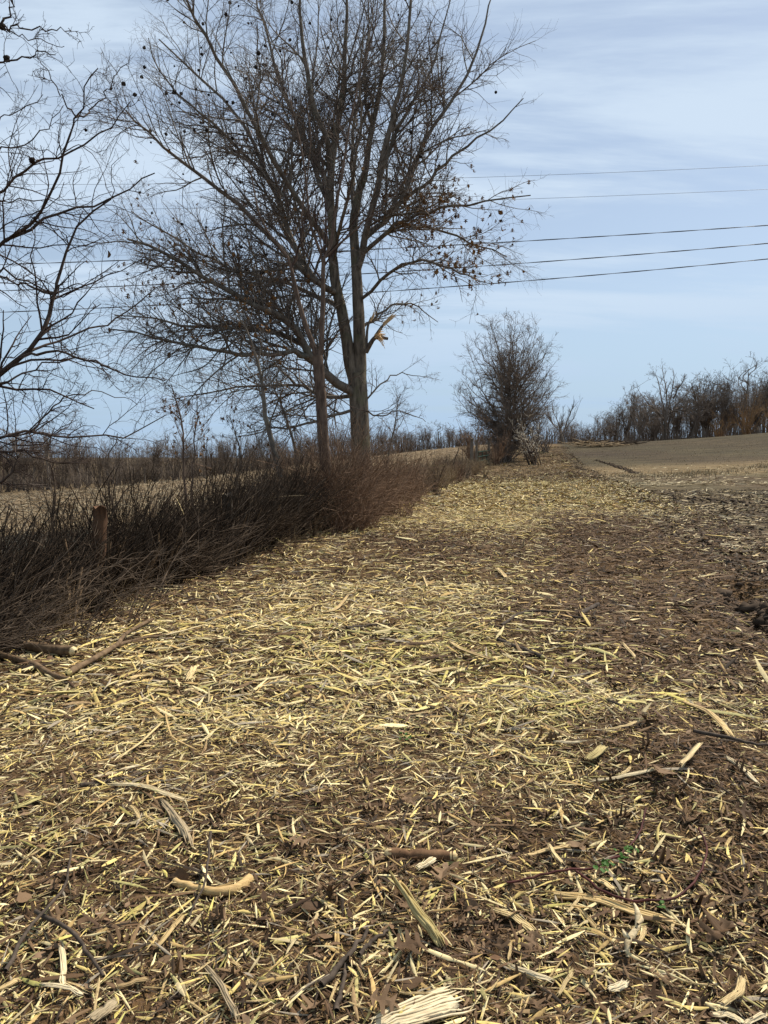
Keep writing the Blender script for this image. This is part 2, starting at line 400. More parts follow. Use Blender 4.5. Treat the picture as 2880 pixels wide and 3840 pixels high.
# ================================================================== MULCH: the uncountable part
def zone(x, y):
    """share of pale wood, green tint and darkness at a ground point"""
    u = x - fence_x(y)
    brown = np.zeros_like(x)
    brown = np.maximum(brown, 0.7 * np.exp(-((y - 12.6 + 0.25 * (u - 4)) / 2.3) ** 2) * sstep(0.8, 2.0, u))
    brown = np.maximum(brown, 0.85 * sstep(4.0, 5.6, u + 0.5 * (vnoise(x, y, 4) - .5)) * sstep(4.2, 6, y) * (1 - sstep(17, 22, y)))
    brown = np.maximum(brown, 0.95 * gauss(x, y, 1.65, 3.7, 0.5, 0.75))
    brown = np.maximum(brown, 0.6 * gauss(x, y, 1.7, 2.7, 0.6, 0.5))
    brown = np.maximum(brown, 0.8 * gauss(x, y, 0.33, 2.42, 0.2, 0.15))
    brown = np.maximum(brown, 0.55 * gauss(x, y, -1.2, 2.75, 0.35, 0.25))
    brown = np.maximum(brown, 0.5 * gauss(x, y, 0.25, 3.15, 0.9, 0.3))
    brown = np.maximum(brown, 0.6 * sstep(40, 48, y))
    brown = np.maximum(brown, 0.6 * np.exp(-((u - 0.2) / 0.5) ** 2))
    gold = np.maximum(gauss(x, y, -0.2, 6.2, 1.6, 1.5), gauss(x, y, 1.0, 5.0, 1.1, 0.6))
    gold = np.maximum(gold, sstep(15, 18, y) * (1 - sstep(34, 42, y)))
    green = np.maximum(0.75 * gauss(x, y, 0.7, 5.9, 1.5, 1.0), 0.5 * gauss(x, y, -1.3, 2.3, 0.8, 0.5))
    green = np.maximum(green, 0.5 * gauss(x, y, 1.15, 4.5, 0.8, 0.45))
    p = 0.58 + 0.25 * gold - .35 * sstep(7.2, 9.0, u) + 0.7 * (fbm(x / 0.9, y / 0.9, 21) - 0.5)
    return np.clip(p * (1 - brown), 0.05, 0.97), np.clip(green + 0.08, 0, 1), brown
def chip_colors(x, y, rg, pale_boost=0.0):
    p, g, br = zone(x, y); n = len(x)
    r = rg.random(n); pale = r < p + pale_boost
    pal = np.array([CREAM, TAN, STRAW, GREY, (0.5, 0.4, 0.22), (0.36, 0.31, 0.13), (0.30, 0.2, 0.1)])
    c = pal[rg.choice(7, n, p=[0.3, 0.16, 0.2, 0.1, 0.1, 0.08, 0.06])]
    isg = rg.random(n) < g * 0.62
    c[isg] = np.array(GREEN) * 0.5 + c[isg] * 0.5
    dk = np.array([BROWN, DARK, (0.2, 0.125, 0.065), (0.1, 0.06, 0.035)])[rg.choice(4, n, p=[0.38, 0.2, 0.22, 0.2])]
    c[~pale] = dk[~pale]
    return np.clip(c * rg.uniform(0.62, 1.12, (n, 1)), 0, .85), pale
def scatter(n, x0, x1, y0, y1, rg, ypow=1.0):
    """uniform over a wedge x in [x0(y), x1(y)]"""
    y = y0 + (y1 - y0) * rg.random(n) ** ypow
    lo, hi = x0(y), x1(y); x = lo + (hi - lo) * rg.random(n)
    return x, y
def strips(x, y, L, W, rg, col, K=3, prism=True, lift=(0.0, 0.02), pitch=0.16, bend=0.12, dirbias=None, tilt=0.35):
    """bent tapered slivers lying on the ground"""
    n = len(x); th = rg.uniform(0, math.pi, n) if dirbias is None else rg.normal(dirbias, 0.55, n)
    pt = rg.normal(0, pitch, n); z = height(x, y) + rg.uniform(lift[0], lift[1], n)
    dx = np.stack([np.cos(th) * np.cos(pt), np.sin(th) * np.cos(pt), np.sin(pt)], -1)
    sd = np.stack([-np.sin(th), np.cos(th), rg.normal(0, tilt, n)], -1); sd = norm(sd); upv = norm(np.cross(dx, sd))
    upv *= np.sign(upv[:, 2:3] + 1e-9)
    s = np.linspace(-0.5, 0.5, K); bd = rg.normal(0, bend, n)
    C = np.stack([x, y, z], -1)[:, None] + dx[:, None] * (s[None, :, None] * L[:, None, None]) + \
        sd[:, None] * ((s ** 2 - 0.08)[None, :, None] * (bd * L)[:, None, None]) + upv[:, None] * ((0.1 - s ** 2)[None, :, None] * (np.abs(bd) * L * 0.35)[:, None, None])
    wv = (0.5 * W)[:, None] * ((1 - 0.75 * np.abs(s * 2)[None] ** rg.uniform(2, 6, (n, 1))) if K > 2 else 0.8) * rg.uniform(0.75, 1.15, (n, K))
    l = C - sd[:, None] * wv[..., None]; r = C + sd[:, None] * wv[..., None]
    if prism:
        tdk = (wv * 0.7)[..., None]
        top = C + upv[:, None] * tdk + sd[:, None] * (wv * rg.uniform(-.5, .5, (n, 1)))[..., None]
        V = np.stack([l, r, top], 2); m = 3          # n,K,3,3
        i = np.arange(n * K * 3).reshape(n, K, 3)
        fs = []
        for q in (1, 2):          # the underside lies in the litter
            q2 = (q + 1) % 3; fs.append(np.stack([i[:, :-1, q], i[:, :-1, q2], i[:, 1:, q2], i[:, 1:, q]], -1))
        Fq = np.concatenate([f.reshape(-1, 4) for f in fs])
    else:
        V = np.stack([l, r], 2); m = 2
        i = np.arange(n * K * 2).reshape(n, K, 2)
        Fq = np.stack([i[:, :-1, 0], i[:, :-1, 1], i[:, 1:, 1], i[:, 1:, 0]], -1).reshape(-1, 4)
    return V.reshape(-1, 3), Fq, np.repeat(col, K * m, 0)
def merge(name, parts, mat):
    Vs, Fs, Cs, off = [], [], [], 0
    for v, f, c in parts: Vs.append(v); Fs.append(f + off); Cs.append(c); off += len(v)
    return obj(name, mesh_np(name, np.concatenate(Vs), np.concatenate(Fs), col=np.concatenate(Cs), smooth=False), mat)
def inside(x, y): return x > fence_x(y) - 0.1
r1 = np.random.default_rng(21)
parts = []
wl = lambda k, m: (lambda y: np.maximum(-(0.53 * y + m), fence_x(y) - 0.15))
wr = lambda k, m: (lambda y: np.minimum(0.53 * y + m, fence_x(y) + 9.2))
# near litter
def add_chips(n, y0, y1, Lm, Ls, wmin, wmax, prism, K, lift, margin=0.8, ypow=1.0, pitch=0.16, boost=0.0, keep=None, tilt=0.35):
    x, y = scatter(n, wl(0, margin), wr(0, margin), y0, y1, r1, ypow)
    if keep is not None:
        k = r1.random(n) < keep(x, y); x, y = x[k], y[k]
    n = len(x)
    c, pale = chip_colors(x, y, r1, boost)
    L = np.clip(r1.lognormal(math.log(Lm), Ls, n), Lm * 0.3, Lm * 4); W = r1.uniform(wmin, wmax, n) * (0.6 + 0.4 * L / Lm)
    parts.append(strips(x, y, L, W, r1, c, K, prism, lift, pitch, tilt=tilt))
add_chips(33000, 1.5, 4.6, 0.042, 0.7, 0.0025, 0.009, True, 3, (0.0, 0.022), ypow=0.9)
add_chips(34000, 1.5, 5.2, 0.036, 0.5, 0.0012, 0.0032, False, 3, (0.0, 0.03), ypow=0.9, pitch=0.25)
add_chips(5500, 1.5, 4.8, 0.085, 0.4, 0.005, 0.013, True, 4, (0.008, 0.03), ypow=0.9, boost=0.1)
add_chips(46000, 4.2, 9.2, 0.058, 0.65, 0.005, 0.012, False, 3, (0.0, 0.03), ypow=0.85, tilt=.5)
add_chips(7500, 4.2, 9.2, 0.12, 0.45, 0.009, 0.022, True, 4, (0.008, 0.035), ypow=0.85, boost=0.05)
add_chips(56000, 9, 21, 0.08, 0.5, 0.007, 0.016, False, 2, (0.0, 0.035), ypow=0.9, pitch=0.2, tilt=.8)
add_chips(8000, 9, 21, 0.17, 0.45, 0.010, 0.024, True, 3, (0.01, 0.04), ypow=0.9, boost=0.05)
add_chips(40000, 20, 48, 0.16, 0.5, 0.014, 0.03, False, 2, (0.0, 0.04), pitch=0.25, tilt=1.1, keep=lambda x, y: 1 - 0.8 * sstep(34, 46, y))
add_chips(14000, 44, 98, 0.28, 0.5, 0.02, 0.045, False, 2, (0.0, 0.05), pitch=0.25, tilt=1.1, keep=lambda x, y: .25 + .6 * (fbm(x / 4, y / 8, 77) > .5))
parts_m = merge('mulch_chips', parts, M['chips'])
tag(parts_m, 'shredded pale wood chips and brown litter carpeting the cleared strip', 'wood chips', kind='stuff')

# leaf fragments in the mulch (broad brown bits)
def leaf_bits(n, y0, y1, size, rg, keepf):
    x, y = scatter(n, wl(0, .8), wr(0, .8), y0, y1, rg, 0.9)
    k = rg.random(n) < keepf(x, y); x, y = x[k], y[k]; n = len(x)
    c = np.array([(0.13, 0.07, 0.035), (0.2, 0.12, 0.065), (0.075, 0.043, 0.024), (0.24, 0.155, 0.09)])[rg.integers(0, 4, n)] * rg.uniform(.75, 1.15, (n, 1))
    L = rg.uniform(.5, 1.4, n) * size
    return strips(x, y, L, L * rg.uniform(.35, .7, n), rg, c, 3, False, (0.0, 0.03), 0.3, 0.3)
parts = [leaf_bits(6000, 1.5, 5, 0.035, r1, lambda x, y: 0.25 + 0.75 * zone(x, y)[2]),
         leaf_bits(9000, 4.5, 18, 0.06, r1, lambda x, y: 0.15 + 0.85 * zone(x, y)[2])]
tag(merge('leaf_litter', parts, M['chips']), 'torn brown leaf fragments mixed through the mulch', 'leaf litter', kind='stuff')

# ------------------------------------------------------------------ stubble of the two fields, dry grass
r2 = np.random.default_rng(31)
def field(n, xf, y0, y1, Lm, w0, w1, cols, pitch, keep, ypow=1.0, K=2, dirb=None):
    y = y0 + (y1 - y0) * r2.random(n) ** ypow; lo, hi = xf(y); x = lo + (hi - lo) * r2.random(n)
    k = r2.random(n) < keep(x, y); x, y = x[k], y[k]; n = len(x)
    c = np.array(cols)[r2.integers(0, len(cols), n)] * r2.uniform(.7, 1.1, (n, 1))
    L = np.clip(r2.lognormal(math.log(Lm), .45, n), Lm * .3, Lm * 3)
    return strips(x, y, L, r2.uniform(w0, w1, n), r2, c, K, False, (0.005, .04), pitch, 0.1, dirb, tilt=1.0)
PALE = [(0.62, 0.5, 0.29), (0.48, 0.37, 0.2), (0.7, 0.58, 0.36), (0.33, 0.25, 0.14)]
right_w = lambda y: (fence_x(y) + 7.3, 0.56 * y + 2)
pr = [field(9000, right_w, 9, 26, 0.15, 0.014, 0.034, PALE, .12, lambda x, y: np.clip(2.6 * fbm(x / 2.5, y / 1.6, 44) - .95, .03, .7) * np.clip(1.1 - (x - fence_x(y) - 8) / 7, .12, 1), dirb=0.25),
      field(16000, right_w, 24, 60, 0.26, 0.022, 0.05, PALE, .12, lambda x, y: np.clip(1.8 * fbm(x / 6, y / 4, 45) - .75, .03, .5) * np.clip(1.1 - (x - fence_x(y) - 8) / 14, .15, 1), dirb=0.25),
      field(9000, right_w, 9, 30, 0.08, 0.02, 0.05, [(0.06, 0.045, 0.032), (0.1, 0.075, 0.052), (0.13, 0.1, 0.07)], .3, lambda x, y: np.full_like(x, .8))]
tag(merge('corn_stubble', pr, M['straw']), 'pale crop residue scattered over the dark field on the right', 'stubble', kind='stuff')
left_w = lambda y: (-(0.56 * y + 3), fence_x(y) - 0.7)
pl = [field(17000, left_w, 7, 34, 0.20, 0.012, 0.028, [(0.36, .29, .19), (.28, .21, .13), (.42, .35, .23), (.16, .12, .075)], .35, lambda x, y: np.full_like(x, 0.9), dirb=0.2),
      field(15000, left_w, 30, 105, 0.4, 0.03, 0.06, [(0.36, .29, .19), (.28, .21, .13), (.42, .35, .23), (.16, .12, .075)], .35, lambda x, y: np.full_like(x, 0.9), dirb=0.2)]
tag(merge('cornfield_stubble', pl, M['straw']), 'tan corn stubble filling the low field beyond the hedge', 'stubble', kind='stuff')
def tufts(n, xs, ys, hgt, w, cols, rg, lean=0.35):
    z = height(xs, ys); n = len(xs)
    d = rg.normal(0, lean, (n, 3)); d[:, 2] = 1; d = norm(d); h = hgt * rg.uniform(.4, 1.2, n)
    K = 3; s = np.linspace(0, 1, K)
    C = np.stack([xs, ys, z - 0.01], -1)[:, None] + d[:, None] * (s[None, :, None] * h[:, None, None])
    C[:, 2, :2] += d[:, :2] * (h * .5)[:, None]; C[:, 2, 2] -= h * .15
    th = rg.uniform(0, 2 * math.pi, n); sd = np.stack([np.cos(th), np.sin(th), 0 * th], -1)
    wv = w * np.array([1, .8, .25])[None] * rg.uniform(.6, 1.3, (n, 1)) * .5
    V = np.stack([C - sd[:, None] * wv[..., None], C + sd[:, None] * wv[..., None]], 2)
    i = np.arange(n * K * 2).reshape(n, K, 2)
    Fq = np.stack([i[:, :-1, 0], i[:, :-1, 1], i[:, 1:, 1], i[:, 1:, 0]], -1).reshape(-1, 4)
    c = np.array(cols)[rg.integers(0, len(cols), n)] * rg.uniform(.7, 1.1, (n, 1))
    return V.reshape(-1, 3), Fq, np.repeat(c, K * 2, 0)
DRY = [(0.36, 0.28, 0.16), (0.28, 0.2, 0.11), (0.44, 0.35, 0.21), (0.2, 0.13, 0.07)]
r3 = np.random.default_rng(41)
n = 9000; ys = r3.uniform(40, 98, n); xs = fence_x(ys) + 0.5 + r3.random(n) * 8.5 + r3.normal(0, .6, n)
gp = [tufts(n, xs, ys, 0.16, 0.03, DRY, r3)]
n = 9000; xs = r3.uniform(14, 66, n); ys = 48 + 0.33 * (xs - 14) + r3.normal(0, 1.6, n) - 3 * np.sin(xs * .11)
k = r3.random(n) < np.clip(2.2 * fbm(xs / 4, ys / 4, 3) - .5, .1, 1); gp.append(tufts(0, xs[k], ys[k], 0.26, 0.035, DRY[:3], r3))
n = 5000; xs = r3.uniform(8, 70, n); ys = r3.uniform(60, 106, n); k = xs > fence_x(ys) + 6; gp.append(tufts(0, xs[k], ys[k], 0.14, 0.035, [(0.2, .17, .09), (.26, .2, .11)], r3))
tag(merge('dry_grass', gp, M['straw']), 'short dry tan grass growing over the far end of the strip', 'grass', kind='stuff')
# clods along the ruts
def clods(pts, n, spread, size, rg):
    pts = np.array(pts); i = rg.integers(0, len(pts) - 1, n); f = rg.random(n)[:, None]
    c = pts[i] * (1 - f) + pts[i + 1] * f + rg.normal(0, spread, (n, 2))
    z = height(c[:, 0], c[:, 1]); s = size * rg.lognormal(0, .45, n)
    o = np.array([[1, 0, 0], [-1, 0, 0], [0, 1, 0], [0, -1, 0], [0, 0, .8], [0, 0, -.8]], float)
    V = np.stack([c[:, 0], c[:, 1], z + s * .3], -1)[:, None] + o[None] * s[:, None, None] * rg.uniform(.6, 1.3, (n, 6, 1)) + rg.normal(0, .15, (n, 6, 3)) * s[:, None, None]
    t3 = np.array([[0, 2, 4], [2, 1, 4], [1, 3, 4], [3, 0, 4], [2, 0, 5], [1, 2, 5], [3, 1, 5], [0, 3, 5]])
    F3 = (np.arange(n) * 6)[:, None, None] + t3[None]
    return V.reshape(-1, 3), F3.reshape(-1, 3)
cv, cf = [], []; off = 0
for pts, n, sp, sz in ((RUT, 700, .13, .022), ([(4.0, 8.4), (3.95, 7.6), (3.85, 6.8)], 260, .09, .035),
                       ([tuple(gnd(*p))[:2] for p in ((2235, 1726), (2290, 1742), (2330, 1755), (2370, 1772), (2395, 1778))], 420, .16, .06),
                       ([tuple(gnd(*p))[:2] for p in ((2160, 1752), (2200, 1765))], 90, .2, .055),
                       ([tuple(gnd(*p))[:2] for p in ((2600, 1870), (2720, 1880), (2860, 1905))], 150, .3, .035)):
    v, f = clods(pts, n, sp, sz, r3); cv.append(v); cf.append(f + off); off += len(v)
M['clod'] = plain_mat('clod', (0.035, 0.025, 0.018), (0.095, 0.068, 0.046), 9, 0.95)
tag(obj('soil_clods', mesh_np('soil_clods', np.concatenate(cv), F3=np.concatenate(cf), smooth=False), M['clod']),
    'dark crumbled soil clods along the wheel ruts', 'soil', kind='stuff')

# ================================================================== TREES
def set_tree(name, label, loc, parts_, cat='tree', group=None):
    e = empty(name, loc); tag(e, label, cat, group)
    for pn, me, mat, kind in parts_:
        o = obj(pn, me, mat, e)
        if kind: o['kind'] = kind
    return e
def limb_pts(px, k, jit, rg):
    """px: list of (px,py,Y)"""
    return resample([at(*p) for p in px], k, jit, rg)
def oak_leaf_mesh(name, size, rg, curl=0.25, lobed=True):
    """lobed oak leaf: outline fans out from a bent midrib"""
    if lobed:
        prof = [(0, .03), (.1, .06), (.16, .30), (.22, .34), (.26, .12), (.38, .10), (.44, .46), (.52, .50), (.56, .15), (.66, .11), (.72, .36), (.8, .36), (.82, .10), (.9, .10), (1.0, .0)]
    else:
        prof = [(0, .02), (.12, .14), (.3, .28), (.5, .33), (.7, .27), (.87, .14), (1, 0)]
    V, F3 = [], []
    for sgn in (1, -1):
        st = len(V)
        for t_, wd in prof:
            wd *= rg.uniform(.8, 1.15); tt = t_ + (rg.uniform(.03, .1) if wd > .28 and lobed else 0)
            V.append((t_, 0, 0)); V.append((tt, sgn * wd, 0))
        for i in range(len(prof) - 1):
            a, b_, c, d = st + 2 * i, st + 2 * i + 1, st + 2 * i + 3, st + 2 * i + 2
            q = [(a, b_, c), (a, c, d)]
            F3 += q if sgn < 0 else [x[::-1] for x in q]
    V = np.array(V); V[:, 0] -= .5
    c1, c2, tw = rg.normal(0, curl), abs(rg.normal(0, curl)) + .1, rg.normal(0, .4)
    V[:, 2] = c2 * 1.1 * V[:, 1] ** 2 * 2 + c1 * V[:, 0] ** 2 + tw * V[:, 0] * V[:, 1] + .05 * np.sin(V[:, 1] * 14 + V[:, 0] * 9)
    return mesh_np(name, V * size, F3=np.array(F3), smooth=True)
rl = np.random.default_rng(51)
LEAFV = [oak_leaf_mesh('oak_leaf_%d' % i, 1.0, rl, 0.3) for i in range(7)] + [oak_leaf_mesh('plain_leaf_%d' % i, 1.0, rl, 0.35, False) for i in range(2)]
TLEAF = [oak_leaf_mesh('hanging_leaf_%d' % i, 1.0, rl, 0.9, i != 2) for i in range(4)]
for me in LEAFV: me.materials.append(M['leaf'])
for me in TLEAF: me.materials.append(M['tree_leaf'])
# gall: knobbly ball
def gall_mesh(rg):
    import bmesh
    bm = bmesh.new(); bmesh.ops.create_icosphere(bm, subdivisions=2, radius=1.0)
    for v in bm.verts: v.co *= 1 + rg.uniform(-.22, .2)
    me = bpy.data.meshes.new('gall'); bm.to_mesh(me); bm.free(); me.materials.append(M['gall']); return me
GALL = gall_mesh(rl)

# ---------------------------------------------------------------- the big oak
ro = np.random.default_rng(61)
OY = 20.5
trunk_px = [(1366, 1935, OY), (1362, 1840, OY), (1358, 1730, OY), (1352, 1640, OY), (1345, 1500, OY), (1338, 1400, OY)]
stemL = [(1330, 1420, OY), (1316, 1370, OY), (1298, 1285, OY), (1281, 1171, OY), (1260, 1063, OY), (1248, 954, OY), (1245, 862, OY), (1238, 680, OY), (1258, 520, OY), (1285, 380, OY), (1291, 260, OY), (1296, 120, OY), (1300, -60, OY), (1306, -330, OY)]
stemR = [(1348, 1420, OY), (1348, 1300, OY), (1345, 1171, OY), (1339, 1063, OY), (1334, 954, OY), (1326, 829, OY), (1345, 740, OY), (1372, 640, OY), (1391, 497, OY), (1424, 331, OY), (1440, 150, OY), (1446, -60, OY), (1452, -250, OY)]
P_tr = resample([at(*p) for p in trunk_px], 13); R_tr = np.interp(np.linspace(0, 1, 13), [0, .15, .45, 1], [.44, .34, .265, .26])
P_sL = resample([at(*p) for p in stemL], 26, .012, ro); R_sL = np.interp(np.linspace(0, 1, 26), [0, .12, .5, 1], [.19, .165, .105, .018])
P_sR = resample([at(*p) for p in stemR], 26, .012, ro); R_sR = np.interp(np.linspace(0, 1, 26), [0, .12, .5, 1], [.19, .165, .10, .018])
limbs_px = [   # (polyline px,py,depth offset), start radius
    ([(1355, 1010, 0), (1385, 890, -.3), (1417, 729, -.7), (1463, 464, -1.1), (1483, 398, -1.2), (1523, 232, -1.5), (1536, 0, -1.8), (1560, -200, -2)], .10),
    ([(1385, 900, 0), (1440, 850, .4), (1500, 770, .8), (1563, 597, 1.2), (1649, 431, 1.6), (1762, 265, 2), (1821, 80, 2.3), (1850, -40, 2.5)], .085),
    ([(1500, 770, .8), (1596, 696, .4), (1676, 597, .1), (1828, 497, -.2), (1961, 371, -.5)], .055),
    ([(1380, 930, 0), (1470, 860, -.8), (1580, 800, -1.4), (1740, 765, -2), (1990, 735, -2.6)], .06),
    ([(1378, 950, .1), (1480, 860, 1), (1563, 845, 1.8), (1700, 880, 2.4), (1830, 935, 2.8), (1900, 960, 3)], .055),
    ([(1350, 1130, 0), (1480, 1010, -1.2), (1600, 980, -2), (1720, 1020, -2.4), (1820, 1060, -2.6)], .045),
    ([(1349, 1250, 0), (1400, 1200, .5), (1480, 1140, 1.2), (1560, 1150, 1.8), (1640, 1210, 2.2)], .04),
    ([(1430, 640, -.8), (1500, 470, -.4), (1600, 300, .3), (1660, 130, .8), (1700, -60, 1)], .05),
    ([(1391, 497, 0), (1365, 330, .6), (1375, 150, 1), (1390, -80, 1.4)], .05),
    ([(1240, 650, 0), (1225, 530, -.5), (1165, 331, -1), (1132, 166, -1.2), (1125, 0, -1.4), (1118, -180, -1.6)], .085),
    ([(1245, 820, 0), (1185, 640, .6), (1110, 450, 1.2), (1040, 270, 1.7), (980, 60, 2.2), (950, -100, 2.4)], .075),
    ([(1250, 960, 0), (1186, 850, -.6), (1090, 700, -1.2), (1006, 560, -1.8), (910, 380, -2.4), (800, 190, -3), (730, 50, -3.4), (690, -60, -3.6)], .08),
    ([(1258, 1080, 0), (1182, 1040, .3), (1106, 930, .8), (1050, 770, 1.3), (975, 600, 1.6), (900, 440, 1.9), (723, 270, 2.3), (600, 150, 2.6)], .095),
    ([(1050, 770, 1.3), (930, 600, .8), (820, 480, .3), (723, 405, 0), (608, 289, -.2), (561, 150, -.3)], .05),
    ([(1247, 1117, 0), (1150, 1040, -1.0), (1020, 900, -1.8), (860, 740, -2.4), (720, 640, -2.8), (560, 500, -3.2), (470, 420, -3.4)], .075),
    ([(1270, 1130, 0), (1180, 1100, 1), (1060, 1060, 1.8), (900, 1020, 2.4), (760, 950, 2.9), (600, 860, 3.4), (490, 790, 3.6)], .07),
    ([(1318, 1480, 0), (1225, 1415, -.5), (1160, 1350, -.8), (1133, 1269, -1), (1079, 1204, -1.3), (1019, 1166, -1.6), (900, 1120, -2), (760, 1035, -2.4), (597, 938, -3), (470, 880, -3.4)], .13),
    ([(1133, 1290, -1), (1040, 1250, -.6), (890, 1225, -.2), (740, 1230, .2), (620, 1200, .5), (430, 1180, .8)], .075),
    ([(1165, 1360, -.8), (1080, 1330, -1.5), (960, 1330, -2.2), (800, 1310, -2.8), (624, 1274, -3.3), (423, 1225, -3.8)], .07),
    ([(1305, 1500, 0), (1230, 1500, .8), (1120, 1450, 1.6), (960, 1450, 2.4), (800, 1470, 3), (640, 1500, 3.4)], .06),
    ([(1310, 1540, 0), (1240, 1560, -.5), (1130, 1600, -1), (1020, 1610, -1.5), (880, 1640, -1.8)], .045),
    ([(1345, 1520, 0), (1420, 1450, .6), (1500, 1400, 1.2), (1590, 1420, 1.6)], .025),
    ([(1345, 1560, 0), (1420, 1560, -.6), (1500, 1540, -1), (1600, 1580, -1.3)], .022),
    ([(1330, 800, .1), (1320, 600, 1.2), (1340, 400, 2.2), (1380, 200, 3), (1400, 0, 3.6)], .06),
    ([(1285, 1000, 0), (1290, 820, -1.4), (1330, 600, -2.4), (1350, 350, -3.2), (1360, 60, -3.8)], .05),
    ([(1240, 720, 0), (1180, 560, 1.5), (1160, 400, 2.5), (1190, 150, 3.2), (1200, -60, 3.6)], .05),
]
LP, LR = [], []
for pts, r0 in limbs_px:
    p = resample([at(a, b_, OY + c) for a, b_, c in pts], 14, .03, ro)
    stem_pts = np.concatenate([P_tr, P_sL, P_sR] + LP[:1] + LP[1:2] + LP[12:13] + LP[16:17]); j_ = np.argmin(np.linalg.norm(stem_pts - p[0], axis=1))
    dlt = stem_pts[j_] - p[0]; p = p + dlt[None] * np.clip(1 - np.arange(14) / 4, 0, 1)[:, None]
    LP.append(p); LR.append(r0 * np.linspace(1, .12, 14) ** 0.9 + .004)
LP = np.array(LP); LR = np.array(LR)
allP = np.concatenate([LP, resample(P_sL[10:], 14)[None], resample(P_sR[10:], 14)[None]])
allR = np.concatenate([LR, np.linspace(.1, .02, 14)[None], np.linspace(.1, .02, 14)[None]])
Ln = np.linalg.norm(np.diff(allP, axis=1), axis=2).sum(1)
wt = np.ones(len(allP)); wt[[0, 7, 8, 9, 23, 24, 25, 26, 27]] = .6; wt[[3, 4]] = .9; wt[5:7] = 1.3; wt[12:16] = 1.15; wt[16:21] = 2.0
Ln = Ln * wt
P2, R2 = grow(allP, allR, np.maximum((Ln * 3.5).astype(int), 5), (.18, .46), (28, 62), 7, .12, .99, .5, .12, .16, ro, .5, 3.0, .006)
L2 = np.linalg.norm(np.diff(P2, axis=1), axis=2).sum(1)
P3, R3 = grow(P2, R2, np.maximum((L2 * 7.5).astype(int), 4), (.25, .65), (25, 65), 4, .1, 1, .6, .05, .2, ro, .22, 1.4, .0034)
P4, R4 = grow(P3, R3, 3, (.3, .75), (25, 70), 2, .15, 1, .7, .0, .25, ro, .1, .7, .0026)
oak = set_tree('oak_tree', 'tall bare oak with twin stems, dark galls and clinging brown leaves', at(1366, 1930, OY), [
    ('trunk', tube_mesh('oak_trunk', [(P_tr[None], R_tr[None], 14), (P_sL[None], R_sL[None], 12), (P_sR[None], R_sR[None], 12)]), M['oak_bark'], None)])
for p, r in zip(LP, LR): obj('limb', tube_mesh('oak_limb', [(p[None], r[None], 7)]), M['oak_limb'], oak)
obj('branches', tube_mesh('oak_branches', [(P2, R2, 4)]), M['oak_limb'], oak)['kind'] = 'stuff'
obj('twigs', tube_mesh('oak_twigs', [(P3, R3, 3), (P4, R4, 3)]), M['oak_twig'], oak)['kind'] = 'stuff'
# broken limb stub with bright splinters on the right stem
bp = resample([at(1372, 1320, OY - .2), at(1392, 1285, OY - .35), at(1410, 1265, OY - .45), at(1455, 1270, OY - .5)], 8)
stub = obj('broken_limb', tube_mesh('broken_limb', [(bp[None], np.linspace(.075, .04, 8)[None], 7),
      (resample([at(1400, 1275, OY - .4), at(1425, 1235, OY - .5), at(1443, 1212, OY - .6)], 6)[None], np.linspace(.05, .03, 6)[None], 6),
      (resample([at(1374, 1300, OY - .2), at(1378, 1230, OY - .25), at(1392, 1190, OY - .3)], 6)[None], np.linspace(.045, .03, 6)[None], 6)]), M['oak_limb'], oak)
stub['label'] = 'torn limb stub on the right stem'
spl = []
for i in range(26):
    a0 = at(1412 + ro.uniform(-8, 10), 1258 + ro.uniform(-8, 10), OY - .5); e0 = at(1436 + ro.uniform(-6, 12), 1268 + ro.uniform(-42, 42), OY - .5 + ro.uniform(-.3, .3))
    spl.append(resample([a0, (a0 + e0) / 2 + Vector((0, 0, .03)), e0], 4))
for i in range(10):
    a0 = at(1440 + ro.uniform(-6, 4), 1218 + ro.uniform(-4, 6), OY - .6); e0 = at(1484 + ro.uniform(-14, 4), 1174 + ro.uniform(-2, 16), OY - .7)
    spl.append(resample([a0, (a0 + e0) / 2, e0], 4))
for i in range(6):
    a0 = at(1388 + ro.uniform(-4, 4), 1205, OY - .3); e0 = at(1408 + ro.uniform(-8, 4), 1165 + ro.uniform(-4, 8), OY - .35)
    spl.append(resample([a0, (a0 + e0) / 2, e0], 4))
spl = np.array(spl)
M['fresh'] = plain_mat('fresh', (0.55, 0.36, 0.18), (0.75, 0.56, 0.33), 6)
sp_o = obj('splinters', tube_mesh('splinters', [(spl, np.tile(np.linspace(.02, .005, 4), (len(spl), 1)), 4)]), M['fresh'], oak); sp_o['kind'] = 'stuff'
sp_o['label'] = 'bright splintered wood of the torn limb'
# galls and leaves hang on real twigs
tips = P4[:, -1]
def pix(p):
    d = p - np.array([0, 0, EYE]); f = d[:, 1] * CP - d[:, 2] * SP; u_ = d[:, 1] * SP + d[:, 2] * CP
    return 1440 + FPX * d[:, 0] / f, 1920 - FPX * u_ / f
tx, ty = pix(tips)
gw = (ty < 1050) * np.where(tx < 1300, 1.0, .35) * np.where(ty < 700, 1, .5) * (ty > -80)
pick = ro.choice(len(tips), 170, replace=False, p=gw / gw.sum())
for i in pick:
    g = bpy.data.objects.new('gall', GALL); COL.objects.link(g); g.parent = oak; g.matrix_parent_inverse = Matrix.Translation(-oak.location)
    g.location = tips[i]; s = ro.uniform(.025, .048); g.scale = (s, s, s * ro.uniform(.85, 1.2)); g.rotation_euler = tuple(ro.uniform(0, 6, 3))
lw = gauss(tx, ty, 1760, 860, 200, 170) * 2.6 + .35 * gauss(tx, ty, 1450, 750, 250, 170) + .9 * gauss(tx, ty, 700, 1020, 260, 130) + .12 * gauss(tx, ty, 900, 900, 500, 350) + .35 * gauss(tx, ty, 1540, 1200, 60, 90)
lw *= .2 + vnoise(tx / 60, ty / 60, 5) ** 2
